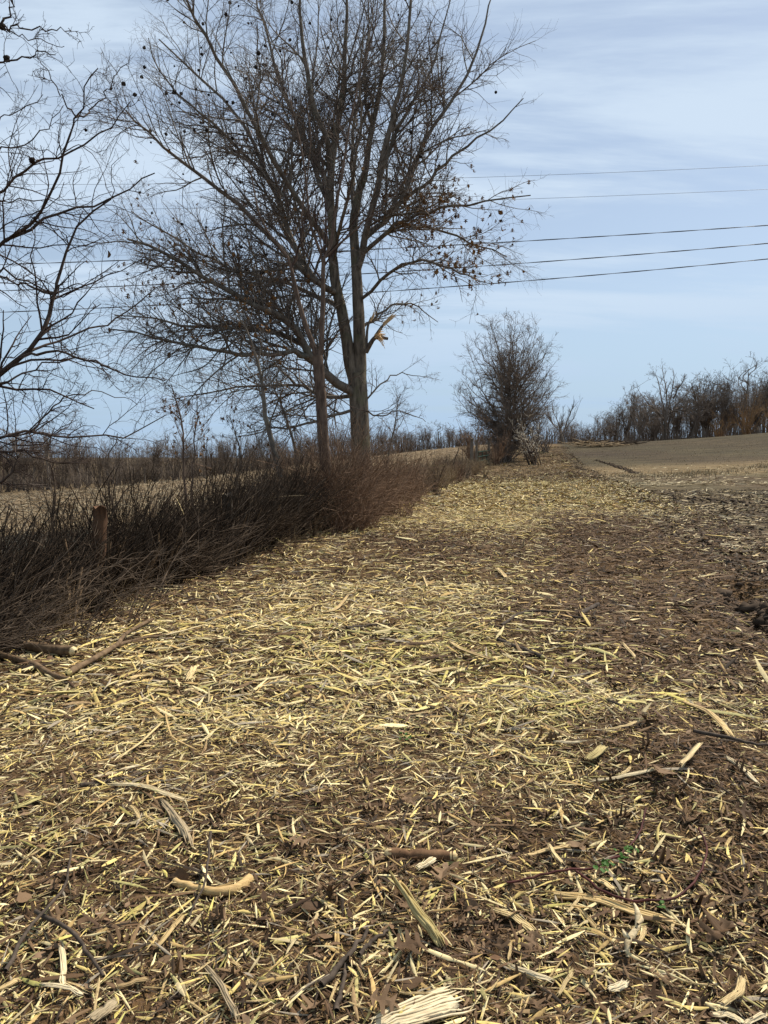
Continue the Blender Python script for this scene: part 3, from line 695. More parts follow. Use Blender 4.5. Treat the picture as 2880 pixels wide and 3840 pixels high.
pick = ro.choice(len(tips), 900, replace=False, p=lw / lw.sum())
def leaf_rot(o, rg): o.rotation_euler = (rg.uniform(-1, 1), rg.uniform(.3, 1.9), rg.uniform(0, 6.28))
for i in pick[:300]:
    g = bpy.data.objects.new('dead_leaf', TLEAF[ro.integers(0, 4)]); COL.objects.link(g); g.parent = oak; g.matrix_parent_inverse = Matrix.Translation(-oak.location)
    g.location = tips[i] - np.array([0, 0, .04]); s = ro.uniform(.11, .18); g.scale = (s, s, s); leaf_rot(g, ro)
def leaf_cloud(name, pos, size, rg, meshes, mat, parent):
    Vs, Fs, off = [], [], 0
    bases = []
    for me in meshes:
        v = np.empty(len(me.vertices) * 3, np.float32); me.vertices.foreach_get('co', v)
        f = np.empty(len(me.loops), np.int32); me.loops.foreach_get('vertex_index', f); bases.append((v.reshape(-1, 3), f.reshape(-1, 3)))
    from mathutils import Euler
    for p in pos:
        v, f = bases[rg.integers(0, len(bases))]
        m_ = np.array(Euler((rg.uniform(-1, 1), rg.uniform(.3, 1.9), rg.uniform(0, 6.28))).to_matrix())
        Vs.append(v @ m_.T * rg.uniform(*size) + p); Fs.append(f + off); off += len(v)
    o = obj(name, mesh_np(name, np.concatenate(Vs), F3=np.concatenate(Fs)), mat, parent); o['kind'] = 'stuff'; return o
leaf_cloud('clinging_leaves', tips[pick[300:]] - np.array([0, 0, .03]), (.07, .14), ro, TLEAF, M['tree_leaf'], oak)

# ---------------------------------------------------------------- slim tree in front of the oak
rs = np.random.default_rng(71); SY = 16.2
tp = resample([at(1232, 1990, SY), at(1222, 1760, SY), at(1212, 1650, SY), at(1204, 1500, SY), at(1196, 1400, SY), at(1190, 1335, SY)], 12)
slim_l = [([(1190, 1345), (1176, 1300), (1150, 1230), (1118, 1120), (1095, 1010), (1072, 960), (1010, 880), (960, 760), (930, 600)], .10, -.2),
          ([(1190, 1345), (1205, 1300), (1210, 1180), (1212, 1060), (1214, 980), (1222, 960), (1245, 900), (1262, 760), (1300, 560), (1330, 360), (1400, 130), (1425, -60)], .095, 0),
          ([(1212, 985), (1190, 920), (1165, 840), (1150, 700), (1120, 500), (1080, 330), (1060, 160)], .055, .3),
          ([(1092, 1015), (1110, 960), (1130, 900), (1140, 760), (1165, 560), (1150, 380)], .05, -.3),
          ([(1222, 965), (1290, 900), (1380, 820), (1470, 740), (1540, 640)], .035, -.5),
          ([(1200, 1470), (1160, 1400), (1090, 1350), (1020, 1330), (900, 1350)], .022, -.6),
          ([(1205, 1540), (1260, 1500), (1310, 1440), (1330, 1415), (1360, 1420)], .02, -.5),
          ([(1195, 1440), (1240, 1460), (1330, 1530), (1430, 1540), (1500, 1500)], .018, -.7)]
SP_, SR_ = [], []
for pts, r0, dy in slim_l:
    n = len(pts); p = resample([at(a, b_, SY + dy * i / n) for i, (a, b_) in enumerate(pts)], 14, .012, rs); SP_.append(p); SR_.append(.62 * r0 * np.linspace(1, .12, 14) + .003)
SP_ = np.array(SP_); SR_ = np.array(SR_)
Ln = np.linalg.norm(np.diff(SP_, axis=1), axis=2).sum(1)
Q2, QR2 = grow(SP_, SR_, np.maximum((Ln * 1.6).astype(int), 3), (.2, .5), (22, 50), 7, .2, .98, .5, .15, .1, rs, .4, 2.2, .005)
Q3, QR3 = grow(Q2, QR2, 4, (.3, .6), (25, 60), 4, .15, 1, .6, .05, .15, rs, .2, 1.0, .0035)
slim = set_tree('slender_tree', 'slender brown tree forking low, just in front of the big oak', at(1232, 1985, SY), [
    ('trunk', tube_mesh('slim_trunk', [(tp[None], np.interp(np.linspace(0, 1, 12), [0, .2, 1], [.155, .125, .12])[None], 10)]), M['slim_bark'], None)])
for p, r in zip(SP_, SR_): obj('limb', tube_mesh('slim_limb', [(p[None], r[None], 7)]), M['slim_bark'], slim)
obj('twigs', tube_mesh('slim_twigs', [(Q2, QR2, 3), (Q3, QR3, 3)]), M['slim_twig'], slim)['kind'] = 'stuff'

# ---------------------------------------------------------------- thorn tree at the left edge (trunk out of frame)
rt = np.random.default_rng(81); TY = 7.4
tbase = Vector((-5.3, TY, hz(-5.3, TY)))
ttrunk = resample([tbase, tbase + Vector((.1, 0, 1.2)), tbase + Vector((.15, .1, 2.4)), tbase + Vector((.1, 0, 4.2)), tbase + Vector((.2, .1, 6.2)), tbase + Vector((.3, 0, 7.8))], 14)
thorn_px = [
    ([(-420, 1560, .0), (-120, 1460, 0), (0, 1395, 0), (110, 1320, .1), (180, 1200, .2), (205, 1120, .3), (215, 1060, .3), (240, 960, .4), (300, 830, .5), (420, 740, .6)], .075),
    ([(110, 1320, .1), (180, 1290, .3), (330, 1240, .6), (430, 1200, .9), (560, 1100, 1.2), (640, 1060, 1.4)], .032),
    ([(80, 1340, 0), (200, 1325, -.3), (340, 1350, -.6), (480, 1410, -.9), (620, 1420, -1.1)], .03),
    ([(205, 1100, .3), (120, 1080, .5), (40, 1050, .6), (-80, 1000, .7)], .035),
    ([(-420, 1080, .2), (-150, 960, .2), (0, 915, .2), (80, 885, .2), (200, 800, .3), (330, 770, .5), (480, 710, .7), (580, 640, .8)], .05),
    ([(20, 905, .2), (100, 850, 0), (140, 800, -.1), (180, 750, -.2), (225, 600, -.3), (265, 480, -.3), (285, 440, -.3), (320, 320, -.4), (365, 255, -.4)], .036),
    ([(285, 440, -.3), (345, 415, -.1), (390, 350, 0), (430, 290, .1), (487, 205, .2)], .016),
    ([(285, 440, -.3), (240, 370, -.5), (200, 290, -.6), (140, 215, -.7)], .014),
    ([(-300, 900, -.4), (-100, 780, -.5), (0, 720, -.6), (80, 660, -.7), (140, 605, -.8), (240, 585, -.8), (340, 530, -.8), (420, 470, -.8), (480, 370, -.7)], .03),
    ([(-300, 620, -.3), (-100, 600, -.2), (0, 560, -.2), (90, 540, -.1), (180, 470, 0), (250, 400, .1)], .02),
    ([(-300, 420, -.9), (-100, 280, -.9), (0, 235, -1), (80, 222, -1), (145, 208, -1), (215, 200, -1.1)], .02),
    ([(-250, 250, -1), (-60, 140, -1), (5, 95, -1), (30, 50, -1), (55, 0, -1), (70, -60, -1)], .028),
    ([(0, 97, -1), (60, 103, -1), (140, 110, -1), (220, 110, -1), (262, 104, -1)], .014),
    ([(10, 105, -1), (80, 135, -1), (170, 160, -1), (245, 175, -1)], .008),
    ([(-420, 1700, 0), (-100, 1660, 0), (0, 1640, 0), (120, 1620, .2), (230, 1640, .4), (380, 1635, .7), (500, 1630, 1), (620, 1560, 1.2)], .045),
    ([(120, 1620, .2), (180, 1550, .4), (260, 1490, .6), (400, 1470, .9), (520, 1520, 1.1)], .02),
    ([(-300, 1520, -.4), (-80, 1460, -.5), (30, 1430, -.5), (120, 1380, -.4), (260, 1360, -.2), (400, 1380, 0)], .03),
    ([(-420, 1780, -.6), (-100, 1710, -.8), (0, 1695, -.8), (90, 1700, -.8), (200, 1720, -.7), (330, 1740, -.5)], .035),
    ([(-300, 1880, -.9), (-100, 1830, -1), (0, 1810, -1), (50, 1760, -1), (60, 1720, -1), (40, 1650, -1)], .03),
    ([(-300, 1230, .6), (-60, 1050, .8), (0, 1010, .9), (70, 1050, 1), (190, 1100, 1.2), (250, 1105, 1.3), (330, 1060, 1.4), (440, 980, 1.5)], .03),
    ([(-300, 800, .9), (-60, 740, 1), (0, 760, 1.1), (120, 745, 1.2), (280, 770, 1.3), (420, 720, 1.5)], .018),
    ([(-350, 640, 1.2), (-60, 480, 1.2), (0, 445, 1.2), (60, 420, 1.2), (160, 360, 1.2)], .018),
]
HP, HR = [], []
for pts, r0 in thorn_px:
    p = resample([at(a, b_, TY + c) for a, b_, c in pts], 16, .014, rt); HP.append(p); HR.append(.42 * r0 * np.linspace(1, .2, 16) + .0018)
HP = np.array(HP); HR = np.array(HR)
Ln = np.linalg.norm(np.diff(HP, axis=1), axis=2).sum(1)
J2, JR2 = grow(HP, HR, np.maximum((Ln * 6.0).astype(int), 3), (.14, .42), (30, 68), 8, .12, .98, .5, .03, .22, rt, .2, 1.1, .0026)
J3, JR3 = grow(J2, JR2, 6, (.25, .6), (35, 75), 5, .1, 1, .6, .0, .28, rt, .08, .5, .0022)
low = J2[:, -1, 2] < 2.9
J4, JR4 = grow(J3[np.repeat(low, 6)], JR3[np.repeat(low, 6)], 2, (.3, .8), (35, 75), 4, .1, 1, .7, 0, .3, rt, .06, .3, .0018)
allT = np.concatenate([J2[:, ::2][:, :4], J3[:, :4]]); allTR = np.concatenate([JR2[:, ::2][:, :4], JR3[:, :4]])
TH, THR = grow(allT, allTR, 2, (.0, .01), (60, 95), 2, .1, 1, .8, 0, 0, rt, .025, .035, .0018)
thorn = set_tree('thorn_tree', 'dark thorny branches reaching in from the left edge', tbase, [
    ('trunk', tube_mesh('thorn_trunk', [(ttrunk[None], np.linspace(.16, .05, 14)[None], 10)]), M['thorn_bark'], None)])
for p, r in zip(HP, HR): obj('limb', tube_mesh('thorn_limb', [(p[None], r[None], 6)]), M['thorn_bark'], thorn)
obj('twigs', tube_mesh('thorn_twigs', [(J2, JR2, 4), (J3, JR3, 3), (J4, JR4, 3)]), M['thorn_twig'], thorn)['kind'] = 'stuff'
obj('thorns', tube_mesh('thorns', [(TH, THR * np.array([1, .2]), 3)]), M['thorn_twig'], thorn)['kind'] = 'stuff'
for px, py, dd in ((8, 100, -1), (120, 602, -.8), (25, 220, -1)):
    g = bpy.data.objects.new('gall', GALL); COL.objects.link(g); g.parent = thorn; g.matrix_parent_inverse = Matrix.Translation(-tbase)
    g.location = at(px, py, TY + dd); g.scale = (.028, .028, .028)
# EOF-2

# ================================================================== BACKGROUND TREES
def make_far(kind, rg):
    """local-space tree meshes, about 1 unit tall: returns trunk mesh, crown mesh"""
    if kind == 'spread':
        tr = resample([(0, 0, 0), (.005, 0, .2), (-.01, 0, .36)], 6); rt_ = np.linspace(.022, .016, 6)
        lim = [[(0, 0, .34), (-.12, .04, .47), (-.27, .02, .60), (-.40, 0, .74)], [(0, 0, .34), (.12, .05, .5), (.27, .05, .62), (.38, 0, .72)],
               [(-.01, 0, .36), (-.06, -.05, .55), (-.13, -.08, .78), (-.2, -.05, .93)], [(0, 0, .36), (.06, .05, .55), (.12, .06, .8), (.1, .05, .98)],
               [(0, 0, .36), (.01, 0, .6), (-.02, .05, .85), (-.04, .05, 1)], [(-.08, 0, .44), (-.22, -.1, .5), (-.36, -.12, .56), (-.44, -.1, .63)],
               [(.1, .05, .46), (.24, 0, .48), (.38, -.05, .55)], [(.12, .06, .62), (.22, .02, .78), (.25, 0, .92)]]
        r0 = .013
    elif kind == 'vase':
        tr = resample([(.05, 0, 0), (.02, 0, .12), (-.02, 0, .27)], 6); rt_ = np.linspace(.028, .02, 6)
        lim = [[(-.02, 0, .25), (-.12, 0, .38), (-.3, 0, .58), (-.42, 0, .8)], [(-.02, 0, .25), (.08, 0, .4), (.22, 0, .55), (.38, 0, .9)], [(-.02, 0, .26), (-.08, .1, .5), (-.18, .12, .75), (-.22, .1, .95)],
               [(.05, 0, .36), (.1, -.1, .6), (.2, -.1, .8), (.24, -.08, .97)], [(-.02, 0, .27), (0, .05, .5), (.03, .05, .85)], [(-.2, 0, .46), (-.3, .05, .65), (-.32, .05, .9)]]
        r0 = .014
    elif kind == 'slim':
        tr = resample([(0, 0, 0), (.02, .01, .35), (-.01, 0, .7), (0, 0, .98)], 9, .006, rg); rt_ = np.linspace(.016, .003, 9)
        lim = [[tuple(tr[i]), tuple(tr[i] + np.array([rg.normal(0, .07), rg.normal(0, .07), .12])), tuple(tr[i] + np.array([rg.normal(0, .12), rg.normal(0, .12), .28]))] for i in (3, 4, 4, 5, 5, 6, 6, 7)]
        r0 = .007
    elif kind == 'oak':
        tr = resample([(0, 0, 0), (.01, .01, .25), (-.01, 0, .5), (.01, 0, .74)], 9, .004, rg); rt_ = np.linspace(.024, .003, 9)
        lim = []
        for i in range(120):
            a = rg.uniform(0, 6.28); v_ = rg.uniform(-.95, 1); q = math.sqrt(max(0, 1 - v_ * v_)) * rg.uniform(.8, 1.06)
            q *= .78 if v_ < -.35 else 1; tip = np.array([.36 * q * math.cos(a), .36 * q * math.sin(a), .50 + .49 * v_]); h = max(.06, tip[2] * rg.uniform(.3, .62)) if v_ > -.3 else max(.05, tip[2] * rg.uniform(.6, .95))
            mid = np.array([tip[0] * .55, tip[1] * .55, h + (tip[2] - h) * rg.uniform(.35, .5)])
            lim.append([(0, 0, h), tuple(mid), tuple(tip)])
        r0 = .0055
    elif kind == 'bush':
        tr = resample([(0, 0, 0), (.02, 0, .3), (.03, 0, .5)], 5); rt_ = np.linspace(.012, .006, 5); lim = []
        for i in range(18):
            a = rg.uniform(0, 6.28); l = rg.uniform(.15, .5); lim.append([(rg.normal(0, .05), rg.normal(0, .05), 0), (l * .5 * math.cos(a), l * .5 * math.sin(a), rg.uniform(.3, .5)), (l * math.cos(a), l * math.sin(a), rg.uniform(.55, .95))])
        r0 = .007
    else:   # 'wood'
        fk = rg.uniform(.25, .45)
        tr = resample([(0, 0, 0), (rg.normal(0, .02), 0, fk * .6), (rg.normal(0, .03), rg.normal(0, .02), fk)], 6); rt_ = np.linspace(.017, .012, 6)
        lim = []
        for i in range(11):
            a = i * 2.4 + rg.uniform(-.5, .5); sp = rg.uniform(.08, .26)
            b0 = tr[-1] * rg.uniform(.75, 1)
            lim.append([tuple(b0), tuple(b0 + np.array([sp * .5 * math.cos(a), sp * .5 * math.sin(a), (1 - fk) * .4])), tuple(b0 + np.array([sp * math.cos(a), sp * math.sin(a), (1 - fk) * rg.uniform(.75, 1)]))])
        r0 = .0065
    P = np.array([resample(l, 8, .008, rg) for l in lim]); R = np.tile(r0 * np.linspace(1, .15, 8), (len(P), 1))
    rm = .00095 if kind in ('oak', 'spread') else .0016
    dense = {'oak': (16, 9, 2), 'spread': (12, 7, 3), 'vase': (14, 8, 2), 'slim': (7, 6, 2), 'bush': (7, 5, 2)}.get(kind, (12, 9, 2))
    la = (.15, .4) if kind != 'oak' else (.14, .42)
    up = {'vase': .7, 'slim': .4, 'oak': .2, 'spread': .06}.get(kind, .12)
    A, AR = grow(P, R, dense[0], la, (35, 80) if kind in ('oak', 'wood') else (25, 60), 4, .15, 1, .55, up, .14, rg, .02, .4, rm)
    B, BR = grow(A, AR, dense[1], (.25, .6), (25, 60), 3, .1, 1, .7, up * .5, .18, rg, .015, .2, rm * .8)
    sets = [(P, R, 4), (A, AR, 3), (B, BR, 3)]
    if dense[2] > 2:
        C_, CR_ = grow(B, BR, 2, (.3, .7), (25, 60), 2, .1, 1, .8, .1, .1, rg, .01, .1, rm * .7); sets.append((C_, CR_, 3))
    return tube_mesh(kind + '_trunk', [(tr[None], rt_[None], 7)]), tube_mesh(kind + '_crown', sets)
rf = np.random.default_rng(91)
FAR = {'wood': [make_far('wood', rf) for _ in range(6)], 'slim': [make_far('slim', rf) for _ in range(3)], 'bush': [make_far('bush', rf) for _ in range(3)],
       'spread': [make_far('spread', rf)], 'vase': [make_far('vase', rf)], 'oak': [make_far('oak', rf)]}
for k_, lst in FAR.items():
    for a, b_ in lst: a.materials.append(M['far_bark']); b_.materials.append(M['far_twig'])
WILLOW = make_far('bush', rf); WILLOW[0].materials.append(M['willow']); WILLOW[1].materials.append(M['willow'])
REDB = [make_far('bush', rf) for _ in range(2)]
for a, b_ in REDB: a.materials.append(M['cane']); b_.materials.append(M['cane'])
def far_tree(name, pair, x, y, h, wd, label, cat='tree', group=None, rz=None, sink=0.1):
    e = empty(name, (x, y, hz(x, y) - sink)); e.rotation_euler = (0, 0, rf.uniform(0, 6.28) if rz is None else rz)
    e.scale = (h * wd, h * wd, h); tag(e, label, cat, group)
    for pn, me in (('trunk', pair[0]), ('crown', pair[1])):
        o = bpy.data.objects.new(pn, me); COL.objects.link(o); o.parent = e
    return e
def at_far(px, Y): return (px - 1440) / FPX * Y
# second hedgerow oak
X2 = at_far(1905, 74)
far_tree('hedgerow_oak', FAR['oak'][0], X2, 74, 14.6, 1.0, 'dense bare tree rising from the hedgerow at the far end of the strip')
for px, Y, h, wd, lab, pr_ in ((1770, 66, 4.8, 1.4, 'reddish bush under the left side of the distant hedgerow tree', REDB[0]),
                               (1860, 66, 3.6, 1.3, 'reddish bush right behind the green gate', REDB[1]),
                               (1985, 78, 5.6, 1.3, 'brown bush under the right side of the distant hedgerow tree', FAR['bush'][0]),
                               (2040, 88, 5.4, 1.3, 'brown bush at the far corner of the hedgerow', FAR['bush'][1]),
                               (1905, 71, 6.4, 1.3, 'tangled bush at the foot of the distant hedgerow tree', FAR['bush'][2])):
    far_tree('bush', pr_, at_far(px, Y), Y, h, wd, lab, 'bush')
# wood on the right
far_tree('spreading_tree', FAR['spread'][0], at_far(2488, 128), 128, float(at(2488, 1366, 128).z - hz(at_far(2488, 128), 128)), .82, 'broad spreading bare tree standing out in front of the right-hand wood', rz=0.0)
far_tree('leaning_tree', FAR['vase'][0], at_far(2105, 112), 112, float(at(2105, 1490, 112).z - hz(at_far(2105, 112), 112)), .95, 'vase-shaped leaning tree just right of the distant hedgerow tree', rz=0.0)
far_tree('tall_slim_tree', FAR['slim'][0], at_far(2370, 126), 126, 10.6, .9, 'tall slim tree just left of the broad spreading tree')
far_tree('willow_thicket', WILLOW, at_far(2790, 118), 118, 8.2, 1.0, 'orange-twigged willow thicket before the dark wood', 'willow', group='orange willows')
far_tree('willow_thicket', WILLOW, at_far(2690, 122), 122, 6.2, .9, 'smaller orange-twigged willow left of the tall one', 'willow', group='orange willows')
far_tree('willow_thicket', WILLOW, at_far(2880, 120), 120, 7.6, 1.0, 'orange-twigged willow at the right picture edge', 'willow', group='orange willows')
top_r = lambda px: np.interp(px, [2040, 2200, 2330, 2420, 2560, 2650, 2760, 2900, 3100], [1560, 1530, 1480, 1455, 1425, 1390, 1372, 1360, 1340])
for i, px in enumerate(np.linspace(2060, 3060, 46)):
    Y = rf.uniform(124, 150); px = px + rf.normal(0, 10); x = at_far(px, Y); base = hz(x, Y)
    h = max(4.5, (at(px, float(top_r(px)) + rf.uniform(-14, 70), Y).z - base))
    far_tree('woodland_tree', FAR['wood' if i % 4 else 'slim'][i % (6 if i % 4 else 3)], x, Y, h, rf.uniform(.95, 1.5), 'bare grey-brown tree in the right-hand wood, ' + ('between distant hedgerow tree and leaning tree' if px < 2110 else 'between the leaning tree and the tall slim one' if px < 2370 else 'close around the broad spreading tree' if px < 2580 else 'behind the orange willows' if px < 2860 else 'at the right picture edge'), group='trees of the right-hand wood')
for i, px in enumerate(np.linspace(2040, 3100, 30)):
    Y = rf.uniform(120, 140); x = at_far(px, Y)
    far_tree('undergrowth_bush', FAR['bush'][i % 3], x, Y, rf.uniform(2.2, 4.5), rf.uniform(1, 1.6), 'low bare bush at the foot of the right-hand wood, ' + ('by the leaning tree' if px < 2300 else 'by the broad spreading tree' if px < 2620 else 'by the orange willows'), 'bush', 'undergrowth of the right-hand wood')
# far wood behind the left field
top_l = lambda px: np.interp(px, [-300, 0, 250, 500, 800, 1100, 1400, 1560, 1700, 1900], [1610, 1622, 1632, 1648, 1640, 1620, 1606, 1600, 1600, 1596])
for i, px in enumerate(np.linspace(-260, 1880, 74)):
    Y = 118 + rf.uniform(0, 24) + 30 * sstep(900, 1700, px); px = px + rf.normal(0, 14); x = at_far(px, Y); base = hz(x, Y)
    h = max(4, at(px, float(top_l(px)) + rf.uniform(-28, 26), Y).z - base)
    far_tree('distant_tree', FAR['wood' if i % 5 else 'slim'][i % (6 if i % 5 else 3)], x, Y, h, rf.uniform(.9, 1.4), 'bare tree in the low wood beyond the field, ' + ('behind the dark thorny branches' if px < 420 else 'behind the thin saplings' if px < 800 else 'under the crown left of the oak' if px < 1330 else 'just right of the oak trunk' if px < 1580 else 'left of the distant hedgerow tree'), group='trees beyond the left-hand field')
for i, px in enumerate(np.linspace(-260, 1900, 60)):
    Y = 112 + rf.uniform(0, 14) + 28 * sstep(900, 1700, px); x = at_far(px, Y)
    far_tree('field_edge_bush', FAR['bush'][i % 3], x, Y, rf.uniform(2.5, 5.2), rf.uniform(1, 1.5), 'bare bush along the far field edge, ' + ('behind the dark thorny branches' if px < 420 else 'behind the thin saplings' if px < 800 else 'under the crown left of the oak' if px < 1330 else 'just right of the oak trunk' if px < 1580 else 'left of the distant hedgerow tree'), 'bush', 'bushes beyond the left-hand field')
# masses of wood further back, too far to tell apart
def backwood(n, px0, px1, y0, y1, topf, rg):
    px = rg.uniform(px0, px1, n); Y = rg.uniform(y0, y1, n); x = (px - 1440) / FPX * Y; z0 = height(x, Y)
    pt = topf(px) + (40 if px0 > 1900 else 12); zt = EYE + (1690 - pt) / FPX * Y
    h = np.maximum(zt - z0, 2) * rg.uniform(.3, .95, n); K = 4; s = np.linspace(0, 1, K)
    P = np.stack([x, Y, z0], -1)[:, None] + np.stack([rg.normal(0, .06, n) * h, rg.normal(0, .06, n) * h, h], -1)[:, None] * s[None, :, None] + rg.normal(0, .12, (n, K, 3))
    return P, (rg.uniform(.02, .07, n))[:, None] * np.array([1.2, .9, .6, .3])[None]
for nm, lab, args in (('far_wood', 'distant grey woodland massed behind the left-hand field', (3000, -320, 1950, 136, 190, top_l, rf)), ('deep_wood', 'dense stems deep inside the right-hand wood', (1800, 2000, 3150, 142, 185, top_r, rf))):
    P, R = backwood(*args); A, AR = grow(P, R, 7, (.15, .36), (25, 65), 2, .15, 1, .6, .25, .2, rf, .4, 2.8, .011)
    tag(obj(nm, tube_mesh(nm, [(P, R, 3), (A, AR, 3)]), M['far_twig']), lab, 'woodland', kind='stuff')
# brush pile at the end of the strip
for px, py, lab in ((2300, 1655, 'dark pile of cut brush on the crest before the wood'), (2240, 1662, 'low pile of pale cut poles on the crest')):
    c = gnd(px, py + 14); n = 60; P = []
    for i in range(n):
        a = rf.uniform(-.5, .5) + (3.14 if i % 2 else 0); l = rf.uniform(1.2, 3); q = c + Vector((rf.normal(0, 1.5), rf.normal(0, .6), abs(rf.normal(0, .25)) + .05))
        P.append(resample([q, q + Vector((math.cos(a) * l / 2, math.sin(a) * l / 2, .1)), q + Vector((math.cos(a) * l, math.sin(a) * l, rf.uniform(0, .5)))], 4))
    tag(obj('brush_pile', tube_mesh('brush_pile', [(np.array(P), np.tile(np.linspace(.06, .03, 4), (n, 1)), 4)]), M['brush'] if px == 2300 else M['weed']), lab, 'brush pile')

# ================================================================== POWER LINES
def wire(name, pts, r, strands, label, Y, mat):
    px = np.array([p[0] for p in pts], float); py = np.array([p[1] for p in pts], float)
    co = np.polyfit(px, py, 2); q = np.linspace(-1200, 4200, 300)
    c = np.array([tuple(at(a, np.polyval(co, a), Y)) for a in q])
    sets = []
    for k in range(strands):
        ph = k * 2 * math.pi / strands + q / 52.0 * (1 if strands > 1 else 0)
        off = np.stack([0 * q, np.cos(ph), np.sin(ph)], -1) * (r * 1.0 if strands > 1 else 0)
        sets.append(((c + off)[None], np.full((1, len(q)), r), 5))
    o = obj(name, tube_mesh(name, sets), mat); tag(o, label, 'cable', 'overhead lines'); return o
wire('power_line', [(0, 692), (1950, 660), (2880, 620)], .008, 1, 'uppermost thin overhead wire', 36, M['thin_wire'])
wire('power_line', [(0, 792), (1980, 746), (2880, 710)], .008, 1, 'second thin overhead wire from the top', 36, M['thin_wire'])
wire('power_cable', [(0, 992), (488, 976), (1860, 910), (2880, 845)], .012, 2, 'upper of the three thick twisted overhead cables', 34, M['wire'])
wire('power_cable', [(0, 1092), (521, 1068), (1830, 998), (2880, 912)], .012, 2, 'middle one of the three thick twisted overhead cables', 34, M['wire'])
wire('power_cable', [(0, 1171), (488, 1150), (1850, 1063), (2880, 971)], .012, 2, 'lowest of the three thick twisted overhead cables', 34, M['wire'])

# ================================================================== FENCE POSTS, GATE
def post(name, px, ptop, Y, r, mat, label, square=False, lean=0.0):
    x = at_far(px, Y); top = at(px, ptop, Y); b0 = hz(x, Y) - .15; k = 9; s_ = 4 if square else 9
    P = np.stack([np.linspace(x - lean, x, k), np.full(k, Y), np.linspace(b0, top.z, k)], -1); P[1:-1] += rf.normal(0, .006, (k - 2, 3))
    v, f = tubes(P[None], (r * rf.uniform(.92, 1.08, k))[None], s_)
    cap = np.arange(s_) + (k - 1) * s_; v[cap, 2] += rf.uniform(-.04, .04, s_); n0 = len(v); v = np.vstack([v, P[-1] + (0, 0, .01)])
    F3 = np.stack([cap, np.roll(cap, -1), np.full(s_, n0)], -1)
    o = obj(name, mesh_np(name, v, f, F3, smooth=not square), mat); tag(o, label, 'fence post', 'old fence posts'); return o
post('fence_post', 372, 1903, 7.8, .07, M['post_brown'], 'weathered brown fence post in the nearest brush', lean=.08)
post('fence_post', 850, 1856, 10.9, .08, M['post_dark'], 'dark grey fence post in the brush left of the oak', lean=-.03)
post('fence_post', 1105, 1835, 14.3, .08, M['post'], 'fence post half buried in brush just left of the cane mound')
post('fence_post', 1768, 1645, 60, .13, M['post'], 'pale round gate post left of the green gate')
post('fence_post', 1786, 1650, 61.5, .1, M['post'], 'second post close behind the pale gate post')
post('fence_post', 1832, 1644, 66, .13, M['post'], 'grey post right of the green gate')
gb = at(1790, 1755, 62); gate = empty('metal_gate', gb); tag(gate, 'dark green tubular farm gate at the far end of the hedge', 'gate')
ga, gb2 = Vector((at_far(1792, 61), 61, 0)), Vector((at_far(1834, 66), 66, 0)); ga.z = hz(ga.x, ga.y); gb2.z = hz(gb2.x, gb2.y)
def gp_(f, h): p = ga.lerp(gb2, f); return (p.x, p.y, p.z + h)
for h in (.2, .55, .9, 1.3): obj('rail', tube_mesh('rail', [(np.array([[gp_(0, h), gp_(1, h)]]), np.full((1, 2), .035), 6)]), M['gate'], gate)
for f in (0, .35, .7, 1): obj('upright', tube_mesh('upright', [(np.array([[gp_(f, .15), gp_(f, 1.34)]]), np.full((1, 2), .035), 6)]), M['gate'], gate)

# ================================================================== HEDGE
rh = np.random.default_rng(101)
def stems(n, cx, cy, sx, sy, h, lean, wig, r, rg, K=6, spread=.25, arch=0.0, init=1.0, rootdir=.22, per_root=22):
    nr = max(n // per_root, 3); k_ = rg.integers(0, nr, n)
    x = (cx + rg.normal(0, sx, nr))[k_] + rg.normal(0, .05, n); y = (cy + rg.uniform(-sy, sy, nr))[k_] + rg.normal(0, .05, n); z = height(x, y) - .03
    d = np.stack([lean[0] * init + rg.normal(0, spread, n), lean[1] * init + rg.normal(0, spread, n), np.ones(n)], -1); d = norm(d)
    ln = h * rg.uniform(.5, 1.1, n); Q = np.empty((n, K, 3)); Q[:, 0] = np.stack([x, y, z], -1); st = (ln / (K - 1))[:, None]
    d = norm(d * np.array([.8, .8, 1.2]) + rg.normal(0, rootdir, (nr, 3))[k_] * np.array([1, 1, .2]))
    ln = ln * rg.uniform(.65, 1.12, nr)[k_]; st = (ln / (K - 1))[:, None]
    for k in range(1, K):
        d = d + rg.normal(0, wig, (n, 3)) + np.array([lean[0], lean[1], -arch * k]) * .22; d = norm(d); Q[:, k] = Q[:, k - 1] + d * st
    zz = height(Q[..., 0], Q[..., 1]) + .01; Q[..., 2] = np.maximum(Q[..., 2], zz - .05)
    return Q, (r * rg.lognormal(0, .35, n))[:, None] * np.linspace(1, .4, K)[None]
def shrub(name, label, cx, cy, sets, mats, cat='shrub', group=None):
    e = empty(name, (cx, cy, hz(cx, cy))); tag(e, label, cat, group)
    for (pn, st), mt in zip(sets, mats):
        o = obj(pn, tube_mesh(pn, st), mt, e); o['kind'] = 'stuff'
    return e
near_lab = ['dark shorn brush at the left picture edge', 'dark shorn brush left of the brown fence post', 'dark shorn brush around the brown fence post', 'shorn brush just right of the brown fence post',
            'leaning stems midway between the two near posts', 'dense dark brush just left of the grey fence post', 'dark brush right around the grey fence post', 'dark hollow brush right of the grey fence post',
            'shorn dark brush midway between grey post and cane mound', 'dark brush at the left foot of the cane mound', 'upright shorn stems under the cane mound']
